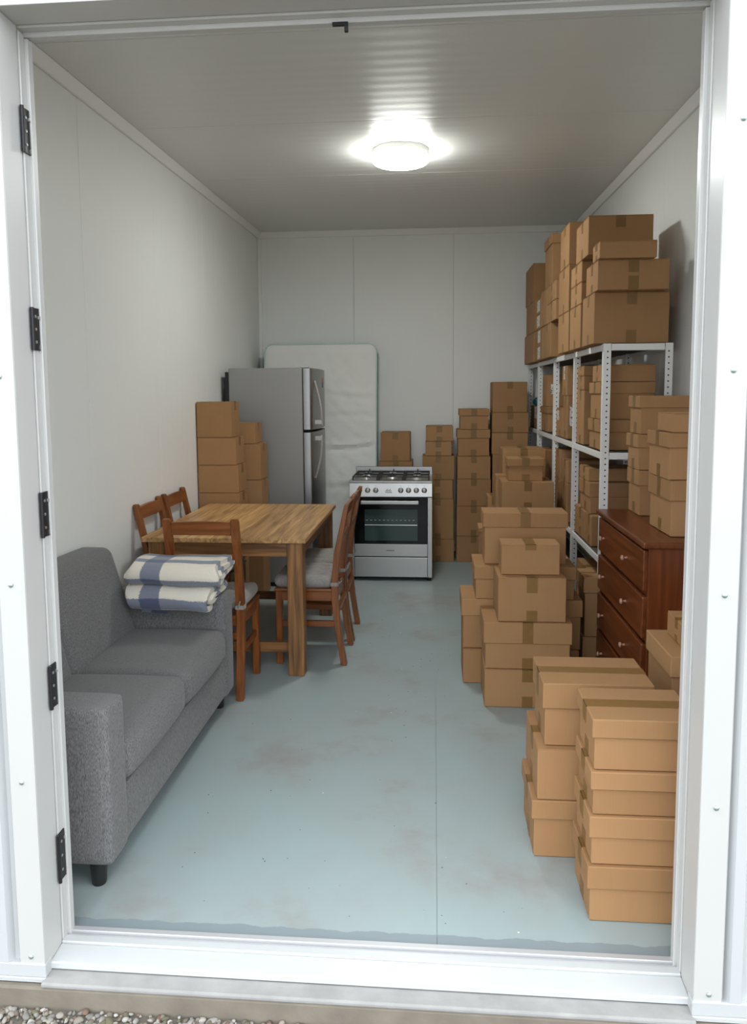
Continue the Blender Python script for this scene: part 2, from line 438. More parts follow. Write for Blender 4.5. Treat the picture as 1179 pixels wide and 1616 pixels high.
for a, b in zip(ced[:-1], ced[1:]):
    MB().hexa([(XL, a+.0018, cz(a)), (XR, a+.0018, cz(a)), (XR, b-.0018, cz(b)), (XL, b-.0018, cz(b)),
               (XL, a+.0018, cz(a)+.012), (XR, a+.0018, cz(a)+.012), (XR, b-.0018, cz(b)+.012), (XL, b-.0018, cz(b)+.012)]).build('ceiling_panel', 'ceiling_panel', ce, bevel=.0012)
# cornice angles
def cornice(name, pts):
    struct(MB().hexa(pts).build(name, 'white_trim', bevel=.003))
H, T = .058, .016
cornice('trim_1', [(XL, YF, cz(YF)-H), (XL+T, YF, cz(YF)-H), (XL+T, YB, cz(YB)-H), (XL, YB, cz(YB)-H), (XL, YF, cz(YF)-.001), (XL+T+.03, YF, cz(YF)-.001), (XL+T+.03, YB, cz(YB)-.001), (XL, YB, cz(YB)-.001)])
cornice('trim_2', [(XR-T, YF, cz(YF)-H), (XR, YF, cz(YF)-H), (XR, YB, cz(YB)-H), (XR-T, YB, cz(YB)-H), (XR-T-.03, YF, cz(YF)-.001), (XR, YF, cz(YF)-.001), (XR, YB, cz(YB)-.001), (XR-T-.03, YB, cz(YB)-.001)])
z1 = cz(YB)
cornice('trim_3', [(XL, YB-T, z1-H), (XR, YB-T, z1-H), (XR, YB, z1-H), (XL, YB, z1-H), (XL, YB-T-.03, z1-.001), (XR, YB-T-.03, z1-.001), (XR, YB, z1-.001), (XL, YB, z1-.001)])
struct(MB().box(XL, XL+.03, YB-.03, YB, 0, z1-H).build('trim_4', 'white_trim', bevel=.004))
struct(MB().box(XR-.03, XR, YB-.03, YB, 0, z1-H).build('trim_5', 'white_trim', bevel=.004))

# front wall with the doorway
wf = thing('wall_front', 'white metal clad front wall around the doorway', 'wall'); del wf['category']; struct(wf)
for x0, x1, z0, zz in ((-3.6, DL-.045, -.02, 3.6), (DR+.045, 3.4, -.02, 3.6), (DL-.045, DR+.045, DH+.045, 3.6)):
    MB().box(x0, x1, YO+.03, YF-.002, z0, zz).build('wall_core', 'white_trim', wf)
def cladding(x0, x1, z0, z1, first):
    """trapezoid-ribbed steel sheet"""
    prof = []; x = x0; k = first
    step = .19
    prof.append((x0, 0))
    while k < x1:
        for dx, d in ((0, 0), (.012, .019), (.040, .019), (.052, 0)):
            if x0 < k+dx < x1: prof.append((k+dx, d))
        k += step
    prof.append((x1, 0))
    vs = []; fs = []
    for px, d in prof: vs += [(px, YO+.012-d, z0), (px, YO+.012-d, z1)]
    for i in range(len(prof)-1): fs.append((2*i, 2*i+2, 2*i+3, 2*i+1))
    n = len(vs)
    vs += [(x1, YO+.03, z0), (x1, YO+.03, z1), (x0, YO+.03, z0), (x0, YO+.03, z1)]
    fs += [(n-2, n, n+1, n-1), (n, n+2, n+3, n+1), (n+2, 0, 1, n+3)]
    return MB().add(vs, fs).build('cladding_sheet', 'cladding_white', wf)
cladding(-3.6, DL-.072, .012, 3.6, -1.268-.19*12)
cladding(DR+.068, 3.4, .012, 3.6, DR+.082)
cladding(DL-.072, DR+.068, DH+.085, 3.6, DL+.05)
for x0, x1 in ((-3.6, DL+.004), (DR-.004, 3.4)):
    MB().box(x0, x1, YO-.012, YO+.03, -.042, -.028).box(x0, x1, YO-.008, YO+.03, -.028, .012).build('base_flashing', 'cladding_white', wf, bevel=.002)

def jamb(name, sx, x, label):
    t = thing(name, label, 'frame'); del t['category']; struct(t)
    B = lambda x0, x1: (x+sx*x0, x+sx*x1) if sx > 0 else (x+sx*x1, x+sx*x0)     # + = towards the wall
    a, b = B(0, .045); MB().box(a, b, YO, -.288, -.03, DH).build('reveal', 'frame_white', t, bevel=.002)
    a, b = B(.006, .045); MB().box(a, b, -.288, -.284, 0, DH).build('groove', 'seam_dark', t)
    a, b = B(-.003, .045); MB().box(a, b, -.284, -.256, 0, DH-.01).build('stop_strip', 'frame_white', t, bevel=.002)
    a, b = B(-.012, .045); MB().box(a, b, -.256, YF, 0, DH-.02).build('stop_lip', 'frame_white', t, bevel=.002)
    a, b = B(0, .074); MB().box(a, b, YO-.004, YO, -.03, DH+.09).build('face_flange', 'frame_white', t, bevel=.001)
    for z in (.032, .56, 1.13, 1.7, 2.3):
        cx = x+sx*.040
        MB().lathe((cx, YO-.004, z), [(.007, 0), (.007, -.002), (.0045, -.0045), (.001, -.005)], 10, 'y').build('screw', 'screw_grey', t, smooth=True)
    return t
JL = jamb('trim_6', -1, DL, 'white steel door jamb on the left with hinges')
jamb('trim_7', 1, DR, 'white steel door jamb on the right')
t = thing('trim_8', 'white steel lintel over the doorway', 'frame'); del t['category']; struct(t)
MB().box(DL-.045, DR+.045, YO, -.288, DH, DH+.045).build('reveal', 'frame_white', t, bevel=.002)
MB().box(DL-.045, DR+.045, -.288, -.284, DH-.0, DH+.045).build('groove', 'seam_dark', t)
MB().box(DL-.002, DR+.002, -.284, -.256, DH-.005, DH+.045).build('stop_strip', 'frame_white', t, bevel=.002)
MB().box(DL-.002, DR+.002, -.256, YF, DH-.017, DH+.045).build('stop_lip', 'frame_white', t, bevel=.002)
MB().box(DL, DR, YO-.004, YO, DH, DH+.09).build('face_flange', 'frame_white', t, bevel=.001)
c = MB().box(-.268, -.226, -.262, -.252, DH-.026, DH-.017).box(-.236, -.226, -.262, -.252, DH-.042, DH-.026).build('door_catch', 'hinge_black', bevel=.001)
tag(c, 'small black latch catch under the lintel', 'door catch')
# sill
t = thing('trim_9', 'white metal door sill with aluminium track', 'sill'); del t['category']; struct(t)
MB().hexa([(DL, -.362, -.026), (DR, -.362, -.026), (DR, -.292, -.026), (DL, -.292, -.026), (DL, -.362, -.004), (DR, -.362, -.004), (DR, -.292, .002), (DL, -.292, .002)]).build('sill_plate', 'sill_white', t, bevel=.003)
MB().box(DL, DR, -.292, -.262, -.026, .008).build('sill_step', 'sill_white', t, bevel=.0025)
MB().box(DL+.003, DR-.003, -.262, -.250, -.01, .003).box(DL+.003, DR-.003, -.250, -.229, -.01, .012).build('track', 'aluminium', t, bevel=.002)
# concrete step
st = struct(MB().box(-3.6, 3.4, -.412, -.20, -.6, -.0445).build('concrete_step', 'concrete_side', bevel=.006), 'weathered concrete slab edge below the sill')
MB().box(DL-.003, DR+.003, -.4135, -.20, -.0445, -.029).build('slab_top', 'concrete', st, bevel=.005, seg=2)

# hinges on the left jamb
hz = [(2.31, 2.43), (1.775, 1.893), (1.244, 1.374), (.735, .865), (.198, .346)]
hn = ['topmost black door hinge on the white left jamb', 'second black door hinge from the top of the left jamb', 'middle black door hinge on the left jamb above the sofa back',
      'black door hinge on the left jamb beside the sofa cushions', 'lowest black door hinge on the left jamb near the sofa foot']
for (a, b), lb in zip(hz, hn):
    x = DL+.003
    h = MB().box(x, x+.004, -.296, -.252, a, b).build('hinge', 'hinge_black', JL, bevel=.001)
    h['label'] = lb
    MB().lathe((x+.006, -.297, a), [(.0055, 0), (.0055, b-a)], 10).build('knuckle', 'hinge_black', h, smooth=True)
    MB().box(x+.004, x+.008, -.262, -.250, b-.03, b-.022).build('latch_tab', 'chrome', h)
    MB().box(x+.004, x+.007, -.258, -.250, a+.004, a+.016).build('latch_tab', 'chrome', h)
    for k in (.2, .5, .8):
        MB().lathe((x+.004, -.276, a+(b-a)*k), [(.0045, 0), (.0045, .001), (.002, .0014)], 8, 'x').build('screw', 'screw_grey', h)

# ground outside
g = struct(MB().box(-14, 14, -30, -.41, -.5, -.112).build('ground', 'gravel_bed'), 'gravel ground outside the doorway')
def gravel():
    rng = np.random.default_rng(3)
    bm = bmesh.new(); bmesh.ops.create_icosphere(bm, subdivisions=2, radius=1.0)
    bv = np.array([v.co[:] for v in bm.verts]); bf = np.array([[v.index for v in f.verts] for f in bm.faces]); bm.free()
    n = 8500; nv = len(bv)
    pos = np.c_[rng.uniform(-2.0, 1.6, n), -.418-rng.power(.8, n)*.55, np.full(n, -.108)+rng.normal(0, .003, n)]
    pos[:, 2] += np.clip((-.47-pos[:, 1])*.0, 0, .02)
    size = rng.lognormal(math.log(.0068), .28, n)
    V = np.empty((n, nv, 3)); colr = np.empty((n, 4)); pal = np.array([[.34, .31, .27], [.24, .21, .17], [.17, .145, .115], [.29, .275, .25], [.13, .12, .075], [.16, .10, .07], [.42, .40, .37], [.22, .21, .19]])
    for i in range(n):
        s = size[i]*np.array([rng.uniform(.8, 1.5), rng.uniform(.7, 1.1), rng.uniform(.5, .8)])
        a = rng.uniform(0, 6.28); c_, s_ = math.cos(a), math.sin(a)
        q = bv*s*(1+.16*np.sin(bv[:, [1, 2, 0]]*3+rng.uniform(0, 6, 3)))
        tl = rng.normal(0, .35); q = np.c_[q[:, 0], q[:, 1]*math.cos(tl)-q[:, 2]*math.sin(tl), q[:, 1]*math.sin(tl)+q[:, 2]*math.cos(tl)]
        V[i] = np.c_[q[:, 0]*c_-q[:, 1]*s_, q[:, 0]*s_+q[:, 1]*c_, q[:, 2]]+pos[i]
        V[i, :, 1] = np.minimum(V[i, :, 1], -.4125)
        colr[i, :3] = pal[rng.integers(len(pal))]*rng.uniform(.8, 1.12); colr[i, 3] = 1
    me = bpy.data.meshes.new('gravel')
    me.from_pydata(V.reshape(-1, 3).tolist(), [], (bf[None]+(np.arange(n)*nv)[:, None, None]).reshape(-1, 3).tolist())
    ca = me.color_attributes.new('tint', 'FLOAT_COLOR', 'POINT')
    ca.data.foreach_set('color', np.repeat(np.clip(colr, 0, 1), nv, axis=0).ravel())
    me.polygons.foreach_set('use_smooth', np.ones(len(me.polygons), bool))
    me.materials.append(MAT['pebbles'])
    o = bpy.data.objects.new('gravel', me); COL.objects.link(o)
    tag(o, 'pale pebble gravel along the concrete slab edge', 'gravel', kind='stuff')
gravel()

# ------------------------------------------------------------------ ceiling lamp
lx, ly = -.218, 2.73; lz = cz(ly)
t = thing('ceiling_light', 'round white glowing ceiling lamp', 'lamp', (lx, ly, lz))
MB((lx, ly, lz)).lathe((lx, ly, lz), [(.155, 0), (.184, -.004), (.186, -.046), (.182, -.048)], 48).build('lamp_base', 'white_trim', t, smooth=True)
MB((lx, ly, lz)).lathe((lx, ly, lz), [(.183, -.047), (.1875, -.050), (.1885, -.058), (.186, -.070), (.174, -.081), (.14, -.088), (.08, -.092), (.01, -.093)], 48).build('diffuser', 'lamp_diffuser', t, smooth=True)
MB((lx, ly, lz)).box(lx-.016, lx+.016, ly-.190, ly-.184, lz-.040, lz-.026).build('clip', 'white_trim', t)

# ------------------------------------------------------------------ cardboard boxes
def carton(lb, group, x0, x1, y0, y1, z0, z1, lid=0.0, tape='y', hang=.065, bottom=True, labels=(), toff=0.0, tw=.056, front=0):
    cx, cy = (x0+x1)/2, (y0+y1)/2
    o = (cx, cy, z0)
    t = thing('cardboard_box', lb, 'box', o, group)
    z0 += .0012; z1 -= .0008
    i = .009 if lid else 0.0
    top = z1-.004 if lid else z1-.0035
    MB(o).box(x0+i, x1-i, y0+i, y1-i, z0, top).build('body', 'kraft_cardboard', t, bevel=.003)
    if lid:
        MB(o).box(x0, x1, y0, y1, z1-lid, z1).build('lid', 'kraft_cardboard', t, bevel=.003)
    else:
        g = .0014
        if tape == 'y':
            fl_ = ((x0+.001, cx-g, y0+.001, y1-.001), (cx+g, x1-.001, y0+.001, y1-.001))
        else:
            fl_ = ((x0+.001, x1-.001, y0+.001, cy-g), (x0+.001, x1-.001, cy+g, y1-.001))
        for q in fl_: MB(o).box(*q, z1-.0035, z1).build('flap', 'kraft_cardboard', t, bevel=.0008)
    if tape:
        e = .0009; mb = MB(o); hw = min(tw, .4*((x1-x0) if tape == 'y' else (y1-y0)))/2
        hh = min(hang, (z1-z0)*.42) if not lid else lid-.004
        hb = min(.06, (z1-z0)*.3, (z1-z0-lid)*.55)
        if tape == 'y':
            c_ = cx+toff
            mb.box(c_-hw, c_+hw, y0-e, y1+e, z1-.0003, z1+e)
            for ya, yb in ((y0-e, y0+.0003), (y1-.0003, y1+e)): mb.box(c_-hw, c_+hw, ya, yb, z1-hh, z1+e)
            if bottom: MB(o).box(c_-hw, c_+hw, y0+i-e, y0+i+.0003, z0+.001, z0+hb).build('tape', 'packing_tape', t)
        else:
            c_ = cy+toff
            mb.box(x0-e, x1+e, c_-hw, c_+hw, z1-.0003, z1+e)
            for xa, xb in ((x0-e, x0+.0003), (x1-.0003, x1+e)): mb.box(xa, xb, c_-hw, c_+hw, z1-hh, z1+e)
            if bottom: MB(o).box(x0+i-e, x0+i+.0003, c_-hw, c_+hw, z0+.001, z0+hb).build('tape', 'packing_tape', t)
        mb.build('tape', 'packing_tape', t)
    if front:                                   # second tape run showing on the near face
        e = .0009
        MB(o).box(cx-.028, cx+.028, y0-e, y0+.0003, z1-.07, z1-.001).build('tape', 'packing_tape', t)
        if front > 1: MB(o).box(cx-.028, cx+.028, y0-e, y0+.0003, z0+.001, z0+.075).build('tape', 'packing_tape', t)
    for (face, u0, u1, v0, v1) in labels:       # white address labels on the aisle side (x) or near side (y)
        if face == 'x': MB(o).box(x0-.0016, x0+.0002, u0, u1, v0, v1).build('shipping_label', 'shipping_label', t)
        else: MB(o).box(u0, u1, y0-.0016, y0+.0002, v0, v1).build('shipping_label', 'shipping_label', t)
    return t

G = 'boxes in the front stack by the right jamb'
for k, (z0, z1, lid, xx) in enumerate([(0, .186, .074, .478), (.186, .347, .069, .481), (.347, .490, .058, .483), (.490, .656, .060, .485)]):
    carton(['bottom lidded box of the front stack by the right door jamb', 'second lidded box up in the front stack by the right jamb',
            'third lidded box up in the front stack by the right jamb', 'top lidded box of the front stack by the right jamb, tape across lid'][k],
           G, xx, xx+.32, -.09+.003*k, .17, z0, z1, lid, 'x', toff=-.0)
G = 'boxes in the stack behind the front stack'
carton('bottom lidded box of the three-box stack just behind the front stack', G, .348, .70, .229, .541, 0, .215, .069, 'x')
carton('taped box without lid in the middle of the three-box stack by the jamb', G, .366, .72, .234, .562, .215, .402, 0, 'x')
carton('wide lidded box topping the three-box stack, brown tape across its lid', G, .384, .765, .253, .528, .402, .634, .092, 'x')
G = 'boxes in the low stack behind the right jamb'
carton('lowest box half hidden behind the right jamb before the dresser', G, .858, 1.20, .385, .70, 0, .35, .07, 'x')
carton('lidded box half hidden behind the right jamb below the dresser side', G, .857, 1.20, .383, .702, .35, .693, .078, None)
carton('small flat box on top of the lidded box beside the dresser end', G, .925, 1.22, .44, .658, .693, .785, 0, 'x', tw=.03)

G = 'boxes in the middle stack on the floor'
carton('bottom taped box of the floor stack facing the aisle', G, .268, .712, 1.513, 1.822, 0, .205, 0, 'y')
carton('lidded box second from the bottom of the floor stack facing the aisle', G, .262, .716, 1.513, 1.822, .205, .457, .112, 'y')
carton('large plain taped box third up in the floor stack facing the aisle', G, .335, .684, 1.528, 1.816, .457, .693, 0, 'y', hang=.08)
carton('small box crowning the floor stack, in front of the wide lidded box', G, .355, .658, 1.584, 1.752, .693, .856, 0, 'y', hang=.03, bottom=False)
G = 'boxes in the wide stack behind the middle stack'
carton('bottom wide box of the stack behind the middle floor stack', G, .168, .814, 1.833, 2.15, 0, .201, 0, 'y')
carton('very wide lidded box second from floor behind the middle stack', G, .158, .831, 1.841, 2.15, .201, .488, .096, 'y')
carton('wide lidded box under the tallest lidded box of the wide stack', G, .228, .792, 1.836, 2.16, .488, .679, .075, 'y')
carton('big deep-lidded box on top of the wide stack', G, .279, .750, 1.879, 2.09, .679, .975, .083, 'y')
G = 'boxes between the wide stack and the back row'
carton('box peeking out left behind the wide stack, below the deep-lidded box', G, .299, .60, 2.6, 2.80, .50, .758, .03, 'y')
carton('hidden box supporting the one peeking out behind the wide stack', G, .30, .60, 2.6, 2.80, 0, .50, 0, 'y')
carton('floor box beneath the large taped box farther up the aisle', G, .51, .87, 3.21, 3.53, 0, .40, 0, 'y')
carton('second box beneath the large taped box farther up the aisle', G, .51, .87, 3.205, 3.53, .40, .78, 0, 'y')
carton('large taped box farther up the aisle carrying a small lidded box', G, .504, .877, 3.20, 3.54, .78, .991, 0, 'y')
carton('small lidded box with tape sitting on the large taped box', G, .546, .815, 3.26, 3.485, .991, 1.160, .058, 'y')
carton('lower box of the column right behind the large taped box', G, .49, .80, 3.57, 3.73, 0, .5, 0, 'y')
carton('upper box of the column right behind the large taped box', G, .486, .80, 3.57, 3.73, .5, 1.0, 0, 'y')
carton('bottom box of the taller column behind the small lidded box', G, .56, .89, 3.76, 4.1, 0, .42, 0, 'y')
carton('middle box of the taller column behind the small lidded box', G, .56, .89, 3.76, 4.1, .42, .80, 0, 'y')
carton('top box of the column rising behind the small lidded box', G, .555, .895, 3.75, 4.1, .80, 1.193, 0, 'y', bottom=False)
carton('small box showing between the back row and the large taped box', G, .442, .535, 3.8, 4.05, .56, .798, 0, 'y', tw=.03)
carton('box under the small box near the back row', G, .43, .545, 3.8, 4.06, 0, .56, 0, 'y', tw=.03)

def column(group, y, d, rows, names):
    z = rows[0][0]
    for (z0, z1, x0, x1, lid), nm in zip(rows, names):
        carton(nm, group, x0, x1, y, y+d, z0, z1, lid, 'y', tw=.055)
G = 'boxes in the row along the back wall'
S = 'the back-row stack right behind the stove'
column(G, 4.9, .3, [(0, .35, -.52, -.21, 0), (.35, .70, -.52, -.21, 0), (.70, .988, -.525, -.206, 0), (.988, 1.268, -.513, -.228, 0)],
       ['bottom box of '+S, 'second box up in '+S, 'box just under the top one of '+S, 'top box showing above the stove between mattress and tall stacks'])
S = 'the back-row stack beside the stove'
column(G, 4.9, .3, [(0, .225, -.113, .198, 0), (.225, .623, -.113, .192, 0), (.623, .809, -.113, .184, 0), (.809, 1.040, -.109, .200, 0), (1.040, 1.182, -.08, .170, 0), (1.182, 1.328, -.076, .185, 0)],
       ['bottom box of '+S, 'tall box second from floor in '+S, 'third box up in '+S, 'fourth box up, widest, in '+S, 'thin box second from top in '+S, 'top box of '+S])
S = 'the second back-row stack from the stove'
column(G, 4.9, .32, [(0, .258, .223, .553, 0), (.258, .551, .222, .551, 0), (.551, .816, .225, .549, 0), (.816, 1.038, .228, .544, 0), (1.038, 1.294, .223, .540, .083), (1.294, 1.492, .244, .529, .066)],
       ['bottom box of '+S, 'second box up in '+S, 'third box up in '+S, 'fourth box up in '+S, 'lower lidded box near the top of '+S, 'top lidded box of '+S])
S = 'the tallest back-row stack by the shelving'
column(G, 4.9, .33, [(0, .30, .565, .90, 0), (.30, .66, .565, .90, 0), (.66, 1.056, .564, .902, 0), (1.056, 1.263, .556, .897, 0), (1.263, 1.457, .557, .901, 0), (1.457, 1.747, .560, .884, 0)],
       ['bottom box of '+S, 'second box up in '+S, 'third box up in '+S, 'fourth box up in '+S, 'box second from the top of '+S, 'large top box of '+S])

G = 'boxes stacked by the left wall'
S = 'the stack between table and fridge by the left wall'
for k, (z0, z1, x1) in enumerate([(0, .34, -1.47), (.34, .68, -1.47), (.68, .90, -1.47), (.90, 1.112, -1.475), (1.112, 1.321, -1.490), (1.321, 1.592, -1.520)]):
    carton(['bottom box of '+S, 'second box up in '+S, 'third box up in '+S, 'third box from the top, left-wall stack beside the fridge', 'box second from the top, left-wall stack beside the fridge', 'top box of the left-wall stack beside the fridge'][k],
           G, -1.785, x1, 3.21, 3.46, z0, z1, 0, 'x', tw=.05)
for k, (z0, z1, x0, x1) in enumerate([(0, .48, -1.66, -1.375), (.48, .96, -1.66, -1.378), (.96, 1.25, -1.65, -1.382), (1.25, 1.416, -1.62, -1.423)]):
    carton(['floor box squeezed between left-wall stack and fridge', 'second box squeezed between left-wall stack and fridge', 'third box up squeezed between left-wall stack and fridge', 'small top box squeezed between left-wall stack and fridge'][k],
           G, x0, x1, 3.55, 3.80, z0, z1, 0, 'x', tw=.05)

# ------------------------------------------------------------------ dresser and boxes on it
DX, DY0, DY1 = .90, .93, 1.885
o = ((DX+1.37)/2, (DY0+DY1)/2, 0)
t = thing('dresser', 'reddish brown wooden dresser with four drawers and round knobs', 'dresser', o)
MB(o).box(DX+.028, 1.362, DY0+.014, DY0+.034, 0, .972).build('side_panel', 'cherry_z', t, bevel=.002)
MB(o).box(DX+.028, 1.362, DY1-.034, DY1-.014, 0, .972).build('side_panel', 'cherry_z', t, bevel=.002)
MB(o).box(1.345, 1.360, DY0+.034, DY1-.034, .02, .972).build('back_panel', 'cherry_z', t)
MB(o).box(DX, 1.37, DY0, DY1, .972, 1.0).build('top', 'cherry_y', t, bevel=.007, seg=2)
MB(o).box(DX+.034, 1.34, DY0+.034, DY1-.034, .12, .972).build('carcass', 'cherry_y', t)
MB(o).box(DX+.030, DX+.048, DY0+.034, DY1-.034, 0, .125).build('plinth', 'cherry_y', t, bevel=.002)
for z0, z1 in ((.778, .960), (.566, .752), (.352, .540), (.140, .328)):
    dr = MB(o).box(DX+.010, DX+.034, DY0+.036, DY1-.036, z0, z1).build('drawer', 'cherry_y', t, bevel=.006, seg=2)
    for ky in (1.24, 1.71):
        zc_ = (z0+z1)/2-.002
        MB(o).lathe((DX+.010, ky, zc_), [(.006, 0), (.0055, -.012), (.010, -.015), (.0135, -.020), (.012, -.026), (.004, -.029)], 14, 'x').build('knob', 'knob_brass', dr, smooth=True)
G = 'boxes on the dresser'
carton('big lidded box standing at the near end of the dresser top', G, 1.045, 1.36, 1.06, 1.405, 1.0, 1.255, .092, 'x', tw=.05)
carton('lidded box second up at the near end of the dresser', G, 1.030, 1.33, 1.06, 1.39, 1.255, 1.466, .066, 'x', tw=.05)
carton('small lidless box atop the near stack on the dresser', G, 1.048, 1.32, 1.062, 1.29, 1.466, 1.553, 0, None)
carton('lidded box standing at the far end of the dresser top', G, 1.062, 1.365, 1.64, 1.875, 1.0, 1.239, .079, 'x', tw=.05)
carton('middle lidded box of the far stack on the dresser', G, 1.052, 1.365, 1.64, 1.872, 1.239, 1.426, .068, 'x', tw=.05)
carton('top lidded box of the far stack on the dresser', G, 1.058, 1.375, 1.64, 1.868, 1.426, 1.626, .062, 'x', tw=.05)
G = 'boxes between dresser and wide stack'
carton('dark floor box beside the dresser back corner', G, .853, .945, 1.935, 2.155, 0, .25, 0, 'x', tw=.03)
carton('tall lidded box beside the dresser back corner, in shadow', G, .853, .945, 1.93, 2.155, .25, .60, .093, 'x', tw=.03)

# ------------------------------------------------------------------ shelving
SX0, SX1 = .95, 1.33
PY = [2.01, 2.885, 3.743, 4.655, 5.325]
LV = [.215, .695, 1.303, 1.918]
o = (SX0, PY[0], 0)
sh = thing('shelving_unit', 'white boltless steel shelving with punched posts along the right wall', 'shelving', o)
first = None
for i, y in enumerate(PY):
    yy = y if i < 4 else y
    for side in (0, 1):
        x = SX0 if side == 0 else SX1
        s = 1 if side == 0 else -1
        xa, xb = sorted((x, x+s*.042)); xc, xd = sorted((x, x+s*.002))
        mb = MB(o).box(xa, xb, yy, yy+.002, 0, LV[3]-.0005).box(xc, xd, yy+.002, yy+.036, 0, LV[3]-.0005)
        p = mb.build('post', 'rack_white', sh)
        hm = MB(o); z = .03
        while z < LV[3]-.012:
            hm.lathe((x+s*.023, yy+.0004, z), [(.0048, 0), (.0048, -.0012)], 6, 'y'); z += .0335
        hm.build('punched_holes', 'hole_dark', p)['kind'] = 'stuff'
for z in LV:
    for a, b in zip(PY[:-1], PY[1:]):
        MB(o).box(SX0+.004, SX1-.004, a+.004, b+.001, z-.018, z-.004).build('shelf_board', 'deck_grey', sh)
        for x0, x1 in ((SX0+.0022, SX0+.014), (SX1-.014, SX1-.0022)):
            MB(o).box(x0, x1, a+.0025, b-.0005, z-.040, z-.002).build('beam', 'rack_white', sh, bevel=.003)
    for y in (PY[0]+.0025, PY[-1]+.004):
        MB(o).box(SX0+.043, SX1-.043, y, y+.012, z-.040, z-.002).build('beam', 'rack_white', sh, bevel=.003)
ZT = LV[3]
G = 'boxes on the top shelf'
X0 = .90
def LX(y0, y1, z0, z1): return ('x', y0, y1, z0, z1)
top = [
 ('largest box at the near end of the top shelf', X0, 1.312, 2.04, 2.375, ZT, 2.205, 0, ()),
 ('long box second up at the near end of the top shelf', X0, 1.285, 1.965, 2.28, 2.205, 2.371, 0, ()),
 ('flat box third up at the near end of the top shelf', X0, 1.205, 1.93, 2.11, 2.371, 2.465, 0, ()),
 ('big box highest of all near the ceiling above the shelving end', X0, 1.27, 2.25, 2.62, 2.447, 2.672, 0, ()),
 ('tall bottom box of the second column on the top shelf', X0, 1.28, 2.44, 2.80, ZT, 2.188, 0, ()),
 ('small box second up in the second column on the top shelf', X0, 1.27, 2.43, 2.78, 2.188, 2.32, 0, ()),
 ('small box third up in the second column on the top shelf', X0, 1.27, 2.43, 2.78, 2.32, 2.445, 0, ()),
 ('tall bottom box of the third column on the top shelf', X0, 1.29, 2.855, 3.27, ZT, 2.19, 0, ()),
 ('tall middle box of the third column on the top shelf', X0, 1.29, 2.87, 3.266, 2.19, 2.498, 0, ()),
 ('tall top box of the third column reaching toward the ceiling', X0, 1.28, 2.886, 3.22, 2.498, 2.777, 0, ()),
 ('bottom box of the fourth column on the top shelf, beside labelled boxes', X0, 1.27, 3.62, 4.02, ZT, 2.185, 0, ()),
 ('box second up in the fourth column on the top shelf', X0, 1.27, 3.40, 3.82, 2.185, 2.335, 0, ()),
 ('box third up in the fourth column, under the tall lidded box', X0, 1.27, 3.40, 3.82, 2.335, 2.476, 0, ()),
 ('tall lidded box topping the fourth column on the top shelf', X0, 1.27, 3.64, 4.03, 2.478, 2.86, .075, ()),
 ('box with two white labels standing on the top shelf board', X0, 1.27, 4.05, 4.52, ZT, 2.185, 0, (LX(4.20, 4.34, 2.07, 2.17), LX(4.20, 4.34, 1.93, 2.03))),
 ('plain box resting between the labelled boxes on the top shelf', X0, 1.27, 3.85, 4.18, 2.187, 2.474, 0, ()),
 ('lower labelled box of the pair high on the top shelf', X0, 1.27, 4.20, 4.47, 2.187, 2.315, 0, (LX(4.25, 4.40, 2.205, 2.30),)),
 ('upper labelled box of the pair high on the top shelf', X0, 1.27, 4.20, 4.47, 2.315, 2.445, 0, (LX(4.25, 4.40, 2.335, 2.43),)),
 ('bottom box of the farthest column on the top shelf', X0, 1.27, 4.60, 5.29, ZT, 2.19, 0, ()),
 ('middle box of the farthest column on the top shelf', X0, 1.27, 4.55, 5.17, 2.19, 2.467, 0, ()),
 ('top box of the farthest column on the top shelf', X0, 1.27, 4.70, 5.25, 2.467, 2.812, 0, ()),
]
for lb, x0, x1, y0, y1, z0, z1, lid, lab in top: carton(lb, G, x0, x1, y0, y1, z0, z1, lid, 'x', labels=lab, tw=.05, front={'largest': 2, 'long': 2, 'big': 1}.get(lb.split()[0], 0))
G = 'boxes on the middle shelf'
ZM = LV[2]
mid = [
 ('lower lidded box at the near end of the middle shelf', .97, 1.29, 2.165, 2.50, ZM, 1.484, .073, ()),
 ('upper lidded box at the near end of the middle shelf', .972, 1.29, 2.175, 2.49, 1.484, 1.705, .068, ()),
 ('flat box on top at the near end of the middle shelf', .975, 1.285, 2.168, 2.41, 1.705, 1.806, 0, ()),
 ('tall narrow box in the second column on the middle shelf', .97, 1.26, 2.637, 2.872, ZM, 1.659, 0, ()),
 ('small box above the tall narrow box on the middle shelf', .97, 1.27, 2.647, 2.872, 1.659, 1.75, 0, ()),
 ('smallest top box above the tall narrow box on the middle shelf', .972, 1.27, 2.672, 2.872, 1.75, 1.817, 0, ()),
 ('upright box with a big white label facing forward, middle shelf', .97, 1.27, 3.224, 3.41, ZM, 1.62, 0, (('y', .985, 1.055, 1.40, 1.545),)),
 ('box stacked upon the upright labelled box, middle shelf', .97, 1.26, 3.27, 3.47, 1.62, 1.841, 0, (('x', 3.36, 3.40, 1.74, 1.835),)),
 ('box with a small white label behind the upright one, middle shelf', .972, 1.27, 3.43, 3.73, ZM, 1.526, 0, (LX(3.6, 3.70, 1.43, 1.505),)),
 ('lidded box in the third bay of the middle shelf', .97, 1.27, 4.19, 4.62, ZM, 1.524, .06, ()),
 ('labelled box upon the lidded box in the third bay', .97, 1.25, 4.22, 4.5, 1.524, 1.796, 0, (('y', 1.0, 1.075, 1.63, 1.715),)),
 ('labelled box in the last bay of the middle shelf', .97, 1.27, 4.79, 5.29, ZM, 1.517, 0, (LX(4.82, 5.0, 1.40, 1.51),)),
]
for lb, x0, x1, y0, y1, z0, z1, lid, lab in mid: carton(lb, G, x0, x1, y0, y1, z0, z1, lid, 'x', labels=lab, tw=.045)
